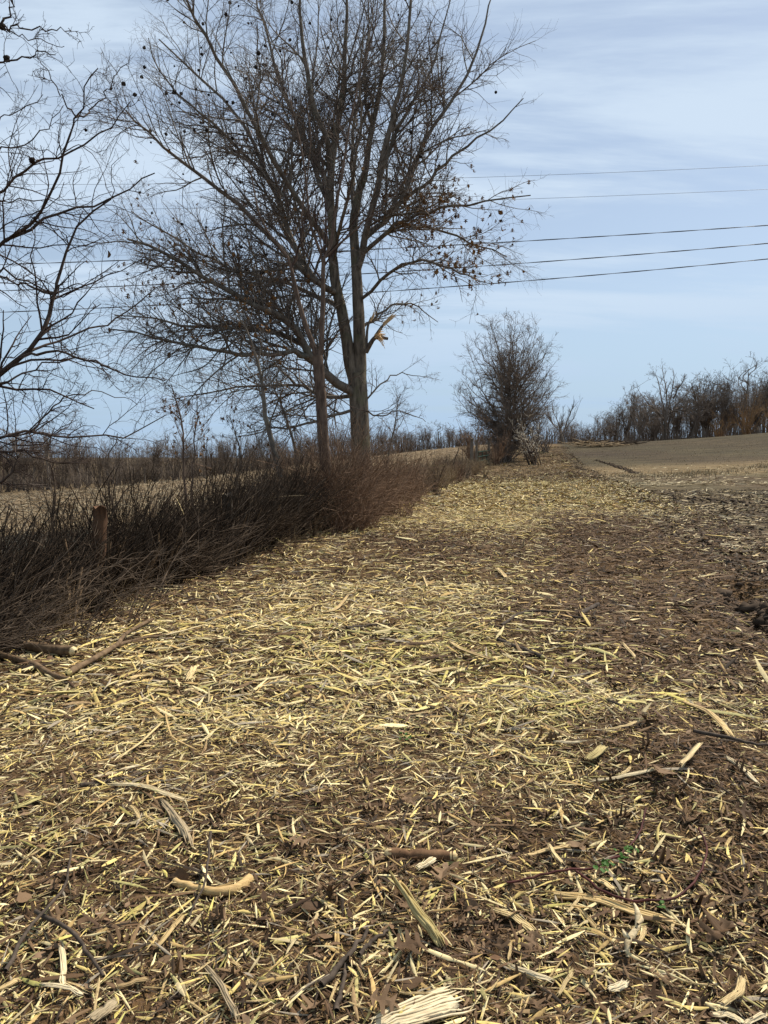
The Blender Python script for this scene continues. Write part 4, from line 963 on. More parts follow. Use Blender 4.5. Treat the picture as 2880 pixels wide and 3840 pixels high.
for i, lab in enumerate(near_lab):
    cy = 5.2 + i * 1.02; cx = float(fence_x(cy)) - .12
    hgt = np.interp(cy, [5, 7, 9, 11, 14, 16], [.9, 1.0, 1.15, 1.3, 1.3, 1.2])
    A, AR = stems(580, cx - .08, cy, .17, .62, hgt * 1.3, (.2, .5), .14, .0066, rh, 6, spread=.32, init=.15, rootdir=.55, per_root=36)
    B, BR = grow(A[::3], AR[::3], 2, (.2, .5), (20, 55), 4, .3, 1, .6, .1, .15, rh, .12, .5, .002)
    C_, CR_ = stems(60, cx, cy, .25, .62, hgt * 1.3, (.3, .6), .15, .006, rh, spread=.6, init=.3, rootdir=.6)
    D_, DR_ = stems(16, cx + .12, cy, .16, .62, hgt * .75, (.1, .1), .05, .013, rh, 3, spread=.35); DR_[:] = DR_[:, :1]
    E_, ER_ = stems(70, cx + .2, cy, .2, .62, .55, (.15, .1), .25, .0035, rh, 5, spread=.6, arch=.1)
    shrub('brush_clump', lab, cx, cy, [('stems', [(A, AR, 3)]), ('twigs', [(B, BR, 3)]), ('pale_stems', [(C_, CR_, 3)]), ('cut_stubs', [(D_, DR_, 5)]), ('dead_grass', [(E_, ER_, 3)])], [M['brush'], M['brush'], M['brush_grey'], M['log_bark'], M['weed']], group='brush along the near fence')
# grey twigs spilling out to the front at the lower left
for cx, cy, n, ln, lab in ((-2.75, 6.1, 34, 1.4, 'bare grey twigs spilling out over the fallen log'), (-2.45, 7.6, 12, 1.7, 'long forked grey twigs leaning out of the brush'), (-3.2, 5.4, 34, 1.2, 'fine grey twigs at the lower left picture edge'), (-2.6, 8.9, 7, 1.4, 'thin grey twigs before the dark brush hollow')):
    A, AR = stems(n, cx - .35, cy, .2, .5, ln, (.55, .35), .13, .005, rh, 8, .45, .05)
    B, BR = grow(A, AR, 4, (.2, .5), (25, 55), 5, .25, 1, .6, .1, .14, rh, .15, .7, .0024)
    C_, CR_ = grow(B, BR, 2, (.3, .6), (25, 55), 3, .2, 1, .6, .05, .14, rh, .06, .3, .0018)
    shrub('bare_shrub', lab, cx, cy, [('stems', [(A, AR, 4)]), ('twigs', [(B, BR, 3), (C_, CR_, 3)])], [M['brush_grey'], M['brush_grey']], group='bare shrubs before the fence')
# reddish cane mound round the foot of the oak
for px, Y, h, lab in ((1130, 15.2, 1.35, 'left flank of the reddish cane mound below the slender tree'), (1225, 16.0, 1.75, 'crest of the reddish cane mound around the slender trunk'), (1310, 17.5, 1.75, 'reddish canes heaped before the oak trunk'), (1400, 19.0, 1.6, 'right end of the reddish cane mound beside the oak')):
    cx = at_far(px, Y) - .1
    A, AR = stems(850, cx, Y, .5, .8, h * 1.5, (.0, .05), .2, .0052, rh, 6, .5, .22)
    B, BR = grow(A[::3], AR[::3], 2, (.2, .5), (25, 65), 4, .3, 1, .6, 0, .2, rh, .12, .5, .002)
    shrub('cane_mound', lab, cx, Y, [('canes', [(A, AR, 3)]), ('twigs', [(B, BR, 3)])], [M['cane'], M['cane']], 'brambles', 'reddish cane mounds')
# hedge beyond the oak
far_mats = [M['weed'], M['cane'], M['brush_grey'], M['weed']]
far_n = ['weedy tan growth just past the oak', 'reddish canes past the weedy growth', 'greyish brush a few metres past the oak', 'tan dead weeds left of the bright mulch', 'red-brown hedge canes beside the bright mulch', 'grey hedge brush beside the bright mulch',
         'tan weeds midway to the gate', 'rusty canes midway to the gate', 'grey twiggy hedge before the gate', 'tan weeds close before the gate', 'rusty canes close before the gate', 'grey brush hiding the foot of the gate posts', 'tan weeds right beyond the gate', 'rusty canes beyond the gate', 'hedge brush under the distant tree']
for i, lab in enumerate(far_n):
    cy = 21.5 + i * 3.6; cx = float(fence_x(cy)) - .1; h = rh.uniform(1.25, 1.8) * (.5 if i in (9, 10, 11, 12) else 1)
    A, AR = stems(340, cx, cy, .5, 2.0, h, (.0, .15), .16, .010, rh, 5, .4, .03)
    B, BR = grow(A, AR, 2, (.25, .55), (20, 60), 3, .2, 1, .7, .1, .2, rh, .15, .7, .005)
    shrub('hedge_growth', lab, cx, cy, [('stems', [(A, AR, 3)]), ('twigs', [(B, BR, 3)])], [far_mats[i % 4], far_mats[i % 4]], group='hedge growth past the oak')
# young trees and saplings behind the fence
def sapling(name, px_pts, Y, r, lab, mt, n2=14, dens=5, spread=(.2, .45), leafy=0):
    P = resample([at(a, b_, Y) for a, b_ in px_pts], 12, .015, rh)[None]; R = (r * np.linspace(1, .15, 12) + .003)[None]
    A, AR = grow(P, R, n2, spread, (25, 60), 7, .15, .98, .5, .15, .14, rh, .3, 2.2, .004)
    B, BR = grow(A, AR, dens, (.25, .6), (25, 65), 4, .1, 1, .6, .03, .2, rh, .12, .8, .003)
    C_, CR_ = grow(B, BR, 2, (.3, .7), (25, 65), 3, .1, 1, .7, 0, .2, rh, .08, .4, .0026)
    e = set_tree(name, lab, tuple(P[0, 0]), [('trunk', tube_mesh('sapling_trunk', [(P, R, 7)]), mt, None), ('branches', tube_mesh('sapling_branches', [(A, AR, 4)]), mt, 'stuff'), ('twigs', tube_mesh('sapling_twigs', [(B, BR, 3), (C_, CR_, 3)]), M['oak_twig'], 'stuff')])
    if leafy:
        tp_ = C_[:, -1]; k = rh.choice(len(tp_), leafy, replace=False); leaf_cloud('clinging_leaves', tp_[k], (.05, .1), rh, TLEAF, M['tree_leaf'], e)
    return e
sapling('young_tree', [(1060, 1980), (1045, 1760), (1005, 1600), (985, 1450), (950, 1300), (890, 1180)], 15.6, .075, 'small pale-barked tree leaning left of the slender tree', M['oak_limb'], 14, 5, leafy=90)
sapling('young_tree', [(700, 1950), (690, 1800), (684, 1650), (655, 1500), (640, 1430)], 13.5, .025, 'thin straight sapling standing behind the grey fence post', M['slim_bark'], 9, 5, leafy=50)
sapling('young_tree', [(720, 1900), (722, 1760), (735, 1600), (745, 1520)], 14.2, .02, 'thin dark sapling just right of the straight one', M['slim_bark'], 7, 4, leafy=30)
sapling('young_tree', [(1130, 1960), (1120, 1800), (1090, 1620), (1040, 1480), (1000, 1400)], 18.5, .05, 'bushy young oak with tan leaves behind the slender tree', M['oak_limb'], 14, 6, leafy=160)
sapling('young_tree', [(900, 1960), (890, 1820), (900, 1700), (860, 1560)], 17, .035, 'twiggy young tree in the gap between grey post and oak', M['oak_limb'], 12, 5, leafy=60)
sapling('young_tree', [(1440, 1910), (1450, 1750), (1480, 1600), (1500, 1480)], 21.5, .04, 'twiggy young growth right beside the oak trunk', M['oak_limb'], 18, 7)
sapling('young_tree', [(1690, 1830), (1700, 1740), (1722, 1680), (1728, 1620)], 38, .035, 'dark bent sapling in the hedge before the gate', M['thorn_bark'], 5, 2)
sapling('young_tree', [(205, 2250), (190, 2000), (215, 1850), (180, 1700), (200, 1600)], 9.6, .018, 'thin grey sapling behind the brown fence post', M['brush_grey'], 10, 5)
sapling('young_tree', [(420, 2150), (430, 1950), (400, 1780), (440, 1620)], 11, .016, 'thin whippy sapling right of the brown fence post', M['brush_grey'], 8, 5)
# shredded tree at the far end with pale torn branches
sb = Vector((at_far(2000, 66), 66, hz(at_far(2000, 66), 66))); e = empty('shredded_tree', tuple(sb)); tag(e, 'shredded small tree with white torn branches at the end of the hedge', 'tree')
P = []; Yb = sb.y
for i in range(16):
    a0 = Vector((sb.x + rf.normal(0, .3), sb.y + rf.normal(0, .4), sb.z - .05)); e0 = at(1985 + rf.normal(0, 45), 1560 + rf.uniform(-30, 90), Yb + rf.normal(0, 1)); P.append(resample([a0, (a0 + e0) / 2 + Vector((rf.normal(0, .3), 0, 0)), e0], 6))
P = np.array(P); R = np.tile(np.linspace(.06, .02, 6), (16, 1)); M['torn'] = plain_mat('torn', (0.5, 0.42, 0.3), (0.72, 0.64, 0.5), 6)
obj('limbs', tube_mesh('limbs', [(P, R, 5)]), M['brush_grey'], e)['kind'] = 'stuff'
A, AR = grow(P, R, 14, (.08, .25), (30, 90), 4, .3, 1, .6, .2, .2, rf, .18, .6, .014)
obj('torn_wood', tube_mesh('torn_wood', [(A, AR * 1.4, 3)]), M['torn'], e)['kind'] = 'stuff'
pt = resample([at(1977, 1675, 62), at(1983, 1693, 62), at(1990, 1697, 62), at(2000, 1692, 62)], 8)
tag(obj('bent_branch', tube_mesh('bent_branch', [(pt[None], np.array([[.05, .06, .08, .14, .17, .14, .09, .05]]), 7)]), M['thorn_bark']), 'black bent branch stump standing at the end of the strip', 'branch')
# EOF-3

# ================================================================== PIECES OF WOOD LYING ON THE MULCH
rw = np.random.default_rng(111)
def sweep(path, W, T, rg, n=3, jag=(.12, .12), taper=(1, 1), k2=None):
    """split wood: a bundle of fibres side by side along a local path, each running out to its own ragged point"""
    path = np.asarray(path, float); K = len(path)
    L = np.linalg.norm(np.diff(path, axis=0), axis=1).sum(); ns = n + 4; T = T * .8; W = W * .8
    Vs, Fs, off = [], [], 0; tt = np.linspace(0, 1, K)
    tg = norm(np.gradient(path, axis=0)); sd = norm(np.cross(np.array([0, 0, 1.0]), tg)); up = np.cross(tg, sd); u = np.linspace(jag[0] * .7, 1 - jag[1] * .7, K)
    p = np.stack([np.interp(u, tt, path[:, c]) for c in range(3)], -1); hw = (W * .47 * np.interp(u, [0, 1], taper) * np.interp(tt, [0, .1, .9, 1], [.55, 1, 1, .55]))[:, None]
    q = np.stack([p - sd * hw + up * T * .12, p + up * T * .3, p + sd * hw + up * T * .12, p - up * T * .4], 1)
    i = np.arange(K * 4).reshape(K, 4); ii = np.roll(i, -1, 1); Fs.append(np.stack([i[:-1], i[1:], ii[1:], ii[:-1]], -1).reshape(-1, 4)); Vs.append(q.reshape(-1, 3)); off = K * 4
    for j in range(ns):
        o = (j + .5) / ns - .5 + rg.normal(0, .04)
        a = rg.uniform(0, 1) ** 1.5 * jag[0] * 1.3; b_ = 1 - rg.uniform(0, 1) ** 1.5 * jag[1] * 1.3
        u = np.linspace(a, b_, K) + 0 * tt; p = np.stack([np.interp(u, tt, path[:, c]) for c in range(3)], -1)
        tg = norm(np.gradient(p, axis=0)); sd = norm(np.cross(np.array([0, 0, 1.0]), tg)); up = np.cross(tg, sd)
        spread = .9 + rg.normal(0, .1) * (2 * np.abs(u - .5)) ** 3
        wv = W * np.interp(u, [0, 1], taper) / ns * rg.uniform(1.15, 2.1)
        ew = np.interp(np.linspace(0, 1, K), [0, .12, .88, 1], [.25, 1, 1, .2])
        c = p + sd * (o * W * np.interp(u, [0, 1], taper) * spread)[:, None] + up * (rg.normal(0, .13) * T + rg.normal(0, .05 * T, K))[:, None]
        h = T * .5 * ew * rg.uniform(.4, 1.2) * (1 - 1.1 * o * o); c = c + rg.normal(0, min(W * .03, .0012), (K, 3))
        q = np.stack([c - sd * (wv * .5 * ew)[:, None] + up * (h * .5)[:, None], c + sd * (wv * rg.uniform(-.2, .2) * ew)[:, None] + up * h[:, None], c + sd * (wv * .5 * ew)[:, None] + up * (h * .4)[:, None], c - up * h[:, None]], 1)
        i = np.arange(K * 4).reshape(K, 4) + off; ii = np.roll(i, -1, 1)
        Fs.append(np.stack([i[:-1], i[1:], ii[1:], ii[:-1]], -1).reshape(-1, 4)); Vs.append(q.reshape(-1, 3)); off += K * 4
    return np.concatenate(Vs), np.concatenate(Fs)
def frame(pts):
    o = sum(pts, Vector()) / len(pts); X = (pts[-1] - pts[0]).normalized(); Z = Vector((0, 0, 1)); Y_ = Z.cross(X)
    Y_ = Y_.normalized() if Y_.length > 1e-3 else Vector((1, 0, 0)); Z = X.cross(Y_)
    m = Matrix((X, Y_, Z)).transposed(); return o, m
def place(o, org, m): o.location = org; o.rotation_euler = m.to_euler()
def lpath(pxs, lift, k, jit=0.0):
    lf = lift if isinstance(lift, (list, tuple)) else [lift] * len(pxs)
    pts = [gnd(p[0], p[1], l) if len(p) == 2 else at(*p) for p, l in zip(pxs, lf)]
    org, m = frame(pts); mi = np.array(m.transposed())
    loc = [Vector(mi @ np.array(p - org)) for p in pts]
    if len(loc) == 2: loc = [loc[0], (loc[0] + loc[1]) / 2, loc[1]]
    return resample(loc, k, jit, rw), org, m
def piece(name, label, pxs, W, T, mat, lift=.015, n=4, k=7, jag=(.12, .12), taper=(1, 1), cat='wood piece', group='wood pieces on the mulch', jit=.002):
    p, org, m = lpath(pxs, lift, k, jit); v, f = sweep(p, W, T, rw, n, jag, taper)
    o = obj(name, mesh_np(name, v, f, smooth=False), M[mat]); place(o, org, m); tag(o, label, cat, group, 'thing'); return o
def stick(name, label, pxs, r, mat, lift=.015, k=12, cat='stick', group='sticks on the mulch', taper=(1, .55), jit=.003, s=7, ends=None, extra=None):
    p, org, m = lpath(pxs, lift, k, jit); sets = [(p[None], (r * np.linspace(*taper, k) * rw.uniform(.92, 1.08, k))[None], s)]
    mi = np.array(m.transposed())
    for ex, r2 in (extra or []):
        q = resample([Vector(mi @ np.array((gnd(a[0], a[1], .03)) - org)) for a in ex], k, jit, rw); sets.append((q[None], (r2 * np.linspace(1, .5, k))[None], s))
    if ends is None:
        o = obj(name, tube_mesh(name, sets), M[mat]); place(o, org, m)
    else:
        o = empty(name, org); o.rotation_euler = m.to_euler()
        b = bpy.data.objects.new('bark', tube_mesh('bark', sets)); b.data.materials.append(M[mat]); COL.objects.link(b); b.parent = o
        for e_ in ends:
            i0 = 0 if e_ == 0 else -1; d = p[i0] - p[1 if e_ == 0 else -2]; d = d / np.linalg.norm(d); rr = r * (taper[0] if e_ == 0 else taper[1])
            q = np.array([p[i0] - d * rr * .6, p[i0] + d * rr * .15, p[i0] + d * rr * .7])
            c = bpy.data.objects.new('torn_end', tube_mesh('torn_end', [(q[None], np.array([[rr * 1.0, rr * .95, rr * .3]]), s)])); c.data.materials.append(M['wood']); COL.objects.link(c); c.parent = o
    tag(o, label, cat, group); return o
piece('wood_slab', 'large pale flared wood slab at the bottom edge', [(1400, 3850), (1560, 3790), (1745, 3725)], .15, .016, 'wood_white', .025, 14, 9, (.06, .16), (.6, 1.1))
sp1 = piece('splintered_stake', 'raised splintered stake with shredded tip, right of centre foreground', [(1460, 3260), (1530, 3370), (1600, 3470), (1662, 3560)], .05, .03, 'wood', [.12, .09, .06, .02], 6, 8, (.45, .1), (.7, 1.1))
piece('bark_strip', 'bark-backed half of the splintered stake', [(1595, 3420), (1640, 3500), (1680, 3555)], .035, .02, 'wood_bark', [.05, .035, .02], 4, 6, (.35, .1), (.6, 1.1))
stick('bent_stick', 'smooth peeled bent stick like a bone, lower left', [(655, 3305), (720, 3325), (800, 3345), (880, 3335), (935, 3300)], .018, 'wood_orange', .02, taper=(.8, 1.15), ends=[0])
piece('split_board', 'long striped split board lying under the white forked splinter', [(2030, 3345), (2250, 3375), (2400, 3425), (2570, 3470)], .055, .02, 'wood_orange', .025, 6, 9, (.1, .12), (.8, 1.1))
# white forked splinter standing up
fk = [[(2354, 3590), (2352, 3540), (2368, 3510), (2395, 3470), (2398, 3440)], [(2385, 3480), (2392, 3440), (2388, 3410), (2378, 3388)], [(2362, 3520), (2345, 3505), (2334, 3485)], [(2392, 3465), (2404, 3448), (2402, 3430)]]
b0 = gnd(2354, 3590); sets = []
for pl_, r0 in zip(fk, (.012, .009, .008, .008)):
    q = resample([at(a, b_, b0.y + .03 * i) for i, (a, b_) in enumerate(pl_)], 8); sets.append((q[None], np.interp(np.linspace(0, 1, 8), [0, .45, 1], [r0 * .5, r0 * 1.2, r0 * .35])[None], 6))
o = obj('forked_splinter', tube_mesh('forked_splinter', sets), M['wood_white']); tag(o, 'white forked splinter standing upright at the lower right', 'wood piece', 'wood pieces on the mulch')
q = [gnd(1966, 2075), at(1964, 2050, 12.45), at(1962, 2016, 12.4)]; q[0].y = 12.5
o = obj('upright_splinter', mesh_np('us', *sweep(resample(q, 6), .07, .03, rw, 4, (.05, .35), (1, .35)), smooth=False), M['wood_white']); tag(o, 'single white splinter standing upright in the middle distance', 'wood piece', 'wood pieces on the mulch')
stick('fallen_log', 'brown barked log entering from the left edge', [(-120, 2398), (0, 2405), (130, 2428), (275, 2445)], .05, 'log_bark', .05, taper=(1.05, .85), ends=[1], cat='log', group='fallen logs')
stick('fallen_log', 'thinner grey log below the brown barked one', [(-60, 2445), (90, 2480), (200, 2530), (260, 2548)], .03, 'log_bark', .03, ends=[1], cat='log', group='fallen logs')
stick('forked_branch', 'forked fallen branch with pale torn tips below the brush', [(255, 2525), (340, 2476), (437, 2420), (472, 2376), (571, 2321)], .026, 'log_bark', .05, ends=[0, 1], cat='branch', group='fallen branches', extra=[([(430, 2424), (504, 2401), (638, 2378)], .02)])
piece('stripped_tip', 'stripped whitish end of the forked fallen branch', [(610, 2384), (700, 2362), (798, 2334)], .035, .012, 'wood_white', .05, 4, 7, (.1, .25), (1, .5))
stick('fallen_branch', 'dark curved branch lying left of the wheel track', [(1880, 2345), (1965, 2295), (2048, 2293), (2124, 2309), (2200, 2320)], .017, 'dark_stick', .03, cat='branch', group='fallen branches')
stick('fallen_branch', 'short grey limb with torn end beside the dark curved branch', [(2178, 2302), (2243, 2266)], .025, 'dark_stick', .03, ends=[1], cat='branch', group='fallen branches', taper=(1, .9))
stick('fallen_branch', 'grey branch half buried below the dark curved branch', [(1866, 2400), (1977, 2442), (2036, 2464)], .022, 'dark_stick', .02, ends=[1], cat='branch', group='fallen branches', taper=(.9, .9))
piece('long_splinter', 'long curved pale board arching over the leaf heap', [(2545, 2622), (2640, 2660), (2700, 2705), (2752, 2770)], .05, .014, 'wood', .05, 5, 8, (.1, .2))
piece('long_splinter', 'long pale splinter running down the right side of the leaf heap', [(2715, 2830), (2780, 2880), (2848, 2945)], .03, .012, 'wood_white', .03, 4, 7)
stick('dark_twig', 'dark wiggly twig at the right edge by the leaf heap', [(2600, 2740), (2715, 2762), (2800, 2785), (2900, 2800)], .011, 'dark_stick', .06)
stick('bark_stick', 'brown barked stick with chewed ends, upper centre foreground', [(1455, 3200), (1570, 3205), (1705, 3215)], .021, 'wood_bark', .025, ends=[0, 1], taper=(1, 1))
stick('dark_stick', 'straight dark stick left of the splintered stake', [(1205, 3692), (1300, 3590), (1385, 3480)], .011, 'dark_stick', .03)
stick('dark_stick', 'small blackish stick right of the straight dark one', [(1345, 3582), (1400, 3530), (1450, 3487)], .009, 'dark_stick', .03)
stick('dark_stick', 'thin brown stick lying below the straight dark one', [(1262, 3792), (1280, 3700), (1296, 3615)], .009, 'dark_stick', .02)
piece('flat_splinter', 'broad tan splinter at the left edge', [(40, 3035), (110, 3005), (170, 2980)], .05, .008, 'wood', .02, 5, 6)
piece('flat_splinter', 'pale splinter left of centre above the dark stick', [(338, 2916), (430, 2895), (540, 2862)], .035, .01, 'wood_white', .025, 4, 7)
piece('flat_splinter', 'white broken slab lying left of centre', [(398, 2940), (520, 2945), (620, 2975), (712, 3006)], .04, .012, 'wood_white', .03, 5, 8)
piece('wood_stub', 'weathered grey stub with torn lower end', [(603, 2994), (640, 3040), (690, 3110), (716, 3185)], .055, .02, 'wood_grey', .03, 5, 8, (.1, .3), (.6, 1.2))
stick('dark_stick', 'long dark stick left of centre under the pale splinter', [(301, 2946), (470, 2915), (645, 2868)], .013, 'dark_stick', .02)
piece('thin_splinter', 'thin bent yellow splinter pointing up the picture', [(615, 2645), (628, 2710), (650, 2765), (748, 2817)], .014, .006, 'wood', .04, 3, 9, (.05, .05))
piece('thin_splinter', 'long curved yellow splinter left of the bent one', [(440, 2847), (520, 2790), (575, 2740), (610, 2705)], .018, .006, 'wood', .03, 3, 8, (.05, .05))
stick('dark_twig', 'thin dark twig crossing the peeled bent stick', [(790, 3120), (782, 3200), (766, 3309), (711, 3435)], .006, 'dark_stick', .07)
stick('dark_twig', 'crooked grey twig at the lower left', [(133, 3417), (277, 3502), (330, 3570), (385, 3660)], .008, 'dark_stick', .06)
stick('dark_twig', 'long grey twig slanting across the lower left corner', [(20, 3640), (110, 3480), (240, 3330), (262, 3180)], .007, 'dark_stick', .10)
piece('flat_splinter', 'yellow flat chip at the left edge near the bottom', [(-10, 3712), (45, 3685), (98, 3658)], .03, .008, 'wood', .02, 4, 6)
piece('thin_splinter', 'upright-lying pale splinter at the lower left', [(229, 3526), (236, 3610), (243, 3707)], .02, .008, 'wood_white', .03, 3, 7)
piece('thin_splinter', 'pale splinter crossing the foot of the upright-lying one', [(145, 3689), (235, 3705), (326, 3727)], .02, .008, 'wood_white', .03, 3, 7)
piece('thin_splinter', 'slanting cream splinter in the left foreground', [(693, 3423), (640, 3490), (579, 3556)], .025, .009, 'wood', .03, 4, 7)
piece('long_splinter', 'long greenish splinter running off the bottom edge', [(754, 3598), (810, 3665), (850, 3730), (895, 3845)], .022, .01, 'wood_grey', .03, 4, 8)
piece('flat_splinter', 'flat grained slab at the bottom left', [(335, 3830), (390, 3790), (446, 3755)], .05, .01, 'wood_grey', .03, 5, 6)
piece('flat_splinter', 'yellow splinter pair lying lower left', [(430, 3700), (500, 3683), (560, 3668)], .025, .01, 'wood', .03, 4, 6)
piece('flat_splinter', 'cream chunk under the barked stick', [(1560, 3258), (1600, 3240), (1638, 3215)], .035, .015, 'wood_white', .03, 4, 6)
piece('flat_splinter', 'grained splinter at the right of the bare soil patch', [(1835, 3405), (1930, 3440), (2010, 3500)], .04, .012, 'wood', .025, 5, 7)
piece('flat_splinter', 'pale splinter below the bare soil patch', [(1870, 3600), (1950, 3640), (2040, 3680)], .028, .01, 'wood', .025, 4, 7)
piece('flat_splinter', 'long pale board at the lower right corner', [(1900, 3615), (1990, 3650), (2080, 3680)], .025, .009, 'wood_white', .04, 4, 7)
piece('flat_splinter', 'white chip near the bottom, right of centre', [(2285, 3720), (2320, 3700), (2355, 3680)], .04, .008, 'wood_white', .03, 5, 6)
piece('flat_splinter', 'white crossed splinter at the bottom right corner', [(2660, 3800), (2740, 3808), (2800, 3842)], .03, .009, 'wood_white', .03, 4, 6)
piece('flat_splinter', 'second white splinter meeting it at the corner', [(2790, 3845), (2840, 3815), (2875, 3800)], .022, .008, 'wood_white', .03, 4, 6)
piece('flat_splinter', 'standing bent splinter at the right bottom edge', [(2700, 3770), (2770, 3720), (2782, 3660)], .03, .01, 'wood', .05, 4, 7)
piece('flat_splinter', 'short stacked pale splinters left of the bramble leaves', [(1950, 3210), (2050, 3190), (2145, 3170)], .03, .012, 'wood', .03, 4, 7)
piece('flat_splinter', 'cream splinter leaning across the stacked ones', [(2055, 3160), (2080, 3200), (2110, 3240)], .022, .009, 'wood', .05, 3, 6)
piece('flat_splinter', 'yellow splinter pointing at the white forked one', [(2205, 3270), (2260, 3310), (2310, 3338)], .035, .01, 'wood', .03, 4, 6)
piece('flat_splinter', 'large flat tan bark plate in the leaf heap', [(2195, 2850), (2240, 2820), (2270, 2795)], .07, .012, 'wood', .05, 5, 6)
piece('flat_splinter', 'pale frayed splinters left of the leaf heap', [(2070, 2780), (2140, 2785), (2215, 2780)], .04, .012, 'wood_white', .03, 5, 7, (.1, .3))
piece('flat_splinter', 'long pale frayed splinter below the leaf heap', [(2190, 2935), (2330, 2915), (2460, 2880)], .035, .012, 'wood_white', .03, 5, 8, (.25, .2))
piece('flat_splinter', 'cream splinter slanting out of the leaf heap', [(2550, 2870), (2590, 2830), (2630, 2780)], .035, .012, 'wood', .06, 4, 6)
piece('flat_splinter', 'curved cream splinter at the top of the leaf heap', [(2250, 2740), (2330, 2725), (2410, 2700)], .03, .01, 'wood', .05, 4, 7)
for lab, pxs, W in (('yellow peeled pole in the middle of the mulch', [(1371, 2352), (1460, 2360), (1546, 2367)], .045), ('wavy pale root-like splinter left of the yellow pole', [(1196, 2301), (1265, 2280), (1311, 2220)], .05),
                    ('large pale splinter below the mulch centre', [(1600, 2521), (1660, 2508), (1727, 2503)], .07), ('long double splinter right of the mulch centre', [(1679, 2400), (1740, 2440), (1848, 2473)], .05),
                    ('pale splinter just left of the double one', [(1522, 2418), (1585, 2410), (1643, 2397)], .05), ('forked pale splinter upper left of the yellow pole', [(1040, 2240), (1110, 2245), (1170, 2243)], .06),
                    ('yellow stick at the left of the mulch centre', [(1095, 2243), (1130, 2243), (1175, 2248)], .05), ('pale splinter at the edge of the brown band', [(1490, 2090), (1560, 2098), (1622, 2095)], .06),
                    ('bright splinter group in the brown band', [(1860, 2125), (1885, 2150), (1900, 2172)], .08), ('thin bright stick leaning in the mulch centre', [(1586, 2155), (1594, 2180), (1602, 2205)], .04),
                    ('pale bar right of the upright splinter', [(2050, 2288), (2110, 2290), (2160, 2295)], .04), ('cream bar in the wheel track', [(2310, 2287), (2390, 2293), (2460, 2296)], .04),
                    ('bright pair of splinters by the wheel track', [(2030, 2270), (2070, 2272), (2110, 2275)], .045), ('diagonal splinter in the right-hand mulch', [(2330, 2405), (2360, 2440), (2390, 2470)], .04),
                    ('white flat piece on the left of the mulch', [(560, 2594), (610, 2588), (650, 2592)], .03), ('white bent piece left of centre', [(480, 2550), (530, 2533), (580, 2528)], .05),
                    ('split stub standing left of centre', [(700, 2555), (722, 2515), (735, 2490)], .06)):
    piece('mulch_splinter', lab, pxs, W, .016, 'wood', .04, 4, 7, (.15, .2))
stick('dark_stick', 'dark stick above the yellow peeled pole', [(1299, 2355), (1380, 2345), (1462, 2340)], .016, 'dark_stick', .03)
stick('dark_stick', 'long dark rod lying across the brown band', [(1700, 2075), (1900, 2078), (2060, 2083)], .012, 'dark_stick', .03)
# pieces hanging in the hedge
def hung(name, lab, pts, W, mat, Y, cat='wood piece'):
    q = resample([at(a, b_, Y) for a, b_ in pts], 7); o = obj(name, mesh_np(name, *sweep(q, W, .012, rw, 3, (.1, .15)), smooth=False), M[mat]); tag(o, lab, cat, 'torn wood caught in the hedge')
hung('hanging_strip', 'bright yellow peeled strip hanging in the brush', [(658, 1863), (672, 1890), (683, 1915), (690, 1932)], .035, 'wood', 9.6)
hung('broken_pole', 'pale broken pole jutting from the dark brush', [(990, 1872), (1060, 1862), (1144, 1857)], .05, 'wood_grey', 12.6)
hung('torn_branch', 'splintered branch slanting out of the brush onto the mulch', [(1000, 1937), (1008, 1990), (1050, 2030), (1108, 2064)], .06, 'wood', 12.3)
hung('torn_branch', 'pale splinter lying at the foot of the cane mound', [(1215, 1970), (1260, 1992), (1300, 2006)], .06, 'wood', 15.3)
hung('torn_branch', 'upright pale stake at the hedge edge past the oak', [(1580, 1850), (1582, 1800), (1584, 1760)], .06, 'wood', 30)
hung('torn_branch', 'pale torn stick lying on the hedge past the oak', [(1620, 1745), (1650, 1748), (1680, 1742)], .09, 'wood', 33)
# bramble canes with a few green leaves
br = empty('bramble_cane', gnd(2300, 3300)); tag(br, 'dark red arching bramble cane with small green leaves, lower right', 'bramble')
for pl_ in ([(1900, 3310), (2006, 3289), (2124, 3260), (2231, 3252), (2337, 3195), (2402, 3112), (2420, 3030)], [(2160, 3266), (2278, 3349), (2402, 3378), (2550, 3354), (2627, 3266), (2650, 3177), (2621, 3106)]):
    q = resample([gnd(a, b_, .05) for a, b_ in pl_], 26, .002, rw); obj('cane', tube_mesh('cane', [(q[None], np.full((1, 26), .0045), 6)]), M['bramble'], br)
lv = []
for cx, cy in ((2268, 3228), (2248, 3250), (2285, 3240), (2348, 3178), (2370, 3182), (2325, 3225), (2470, 3395), (1520, 2745), (1525, 2770)):
    for k in range(5):
        me = oak_leaf_mesh('leaflet', 1.0, rw, .3, False); me.materials.append(M['green_leaf'])
        g = bpy.data.objects.new('leaflet', me); COL.objects.link(g); g.parent = br; g.matrix_parent_inverse = Matrix.Translation(-br.location)
        g.location = gnd(cx + rw.normal(0, 12), cy + rw.normal(0, 9), .07); s_ = rw.uniform(.016, .03); g.scale = (s_, s_ * 1.1, s_); g.rotation_euler = (rw.normal(0, .4), rw.normal(0, .4), rw.uniform(0, 6.28))

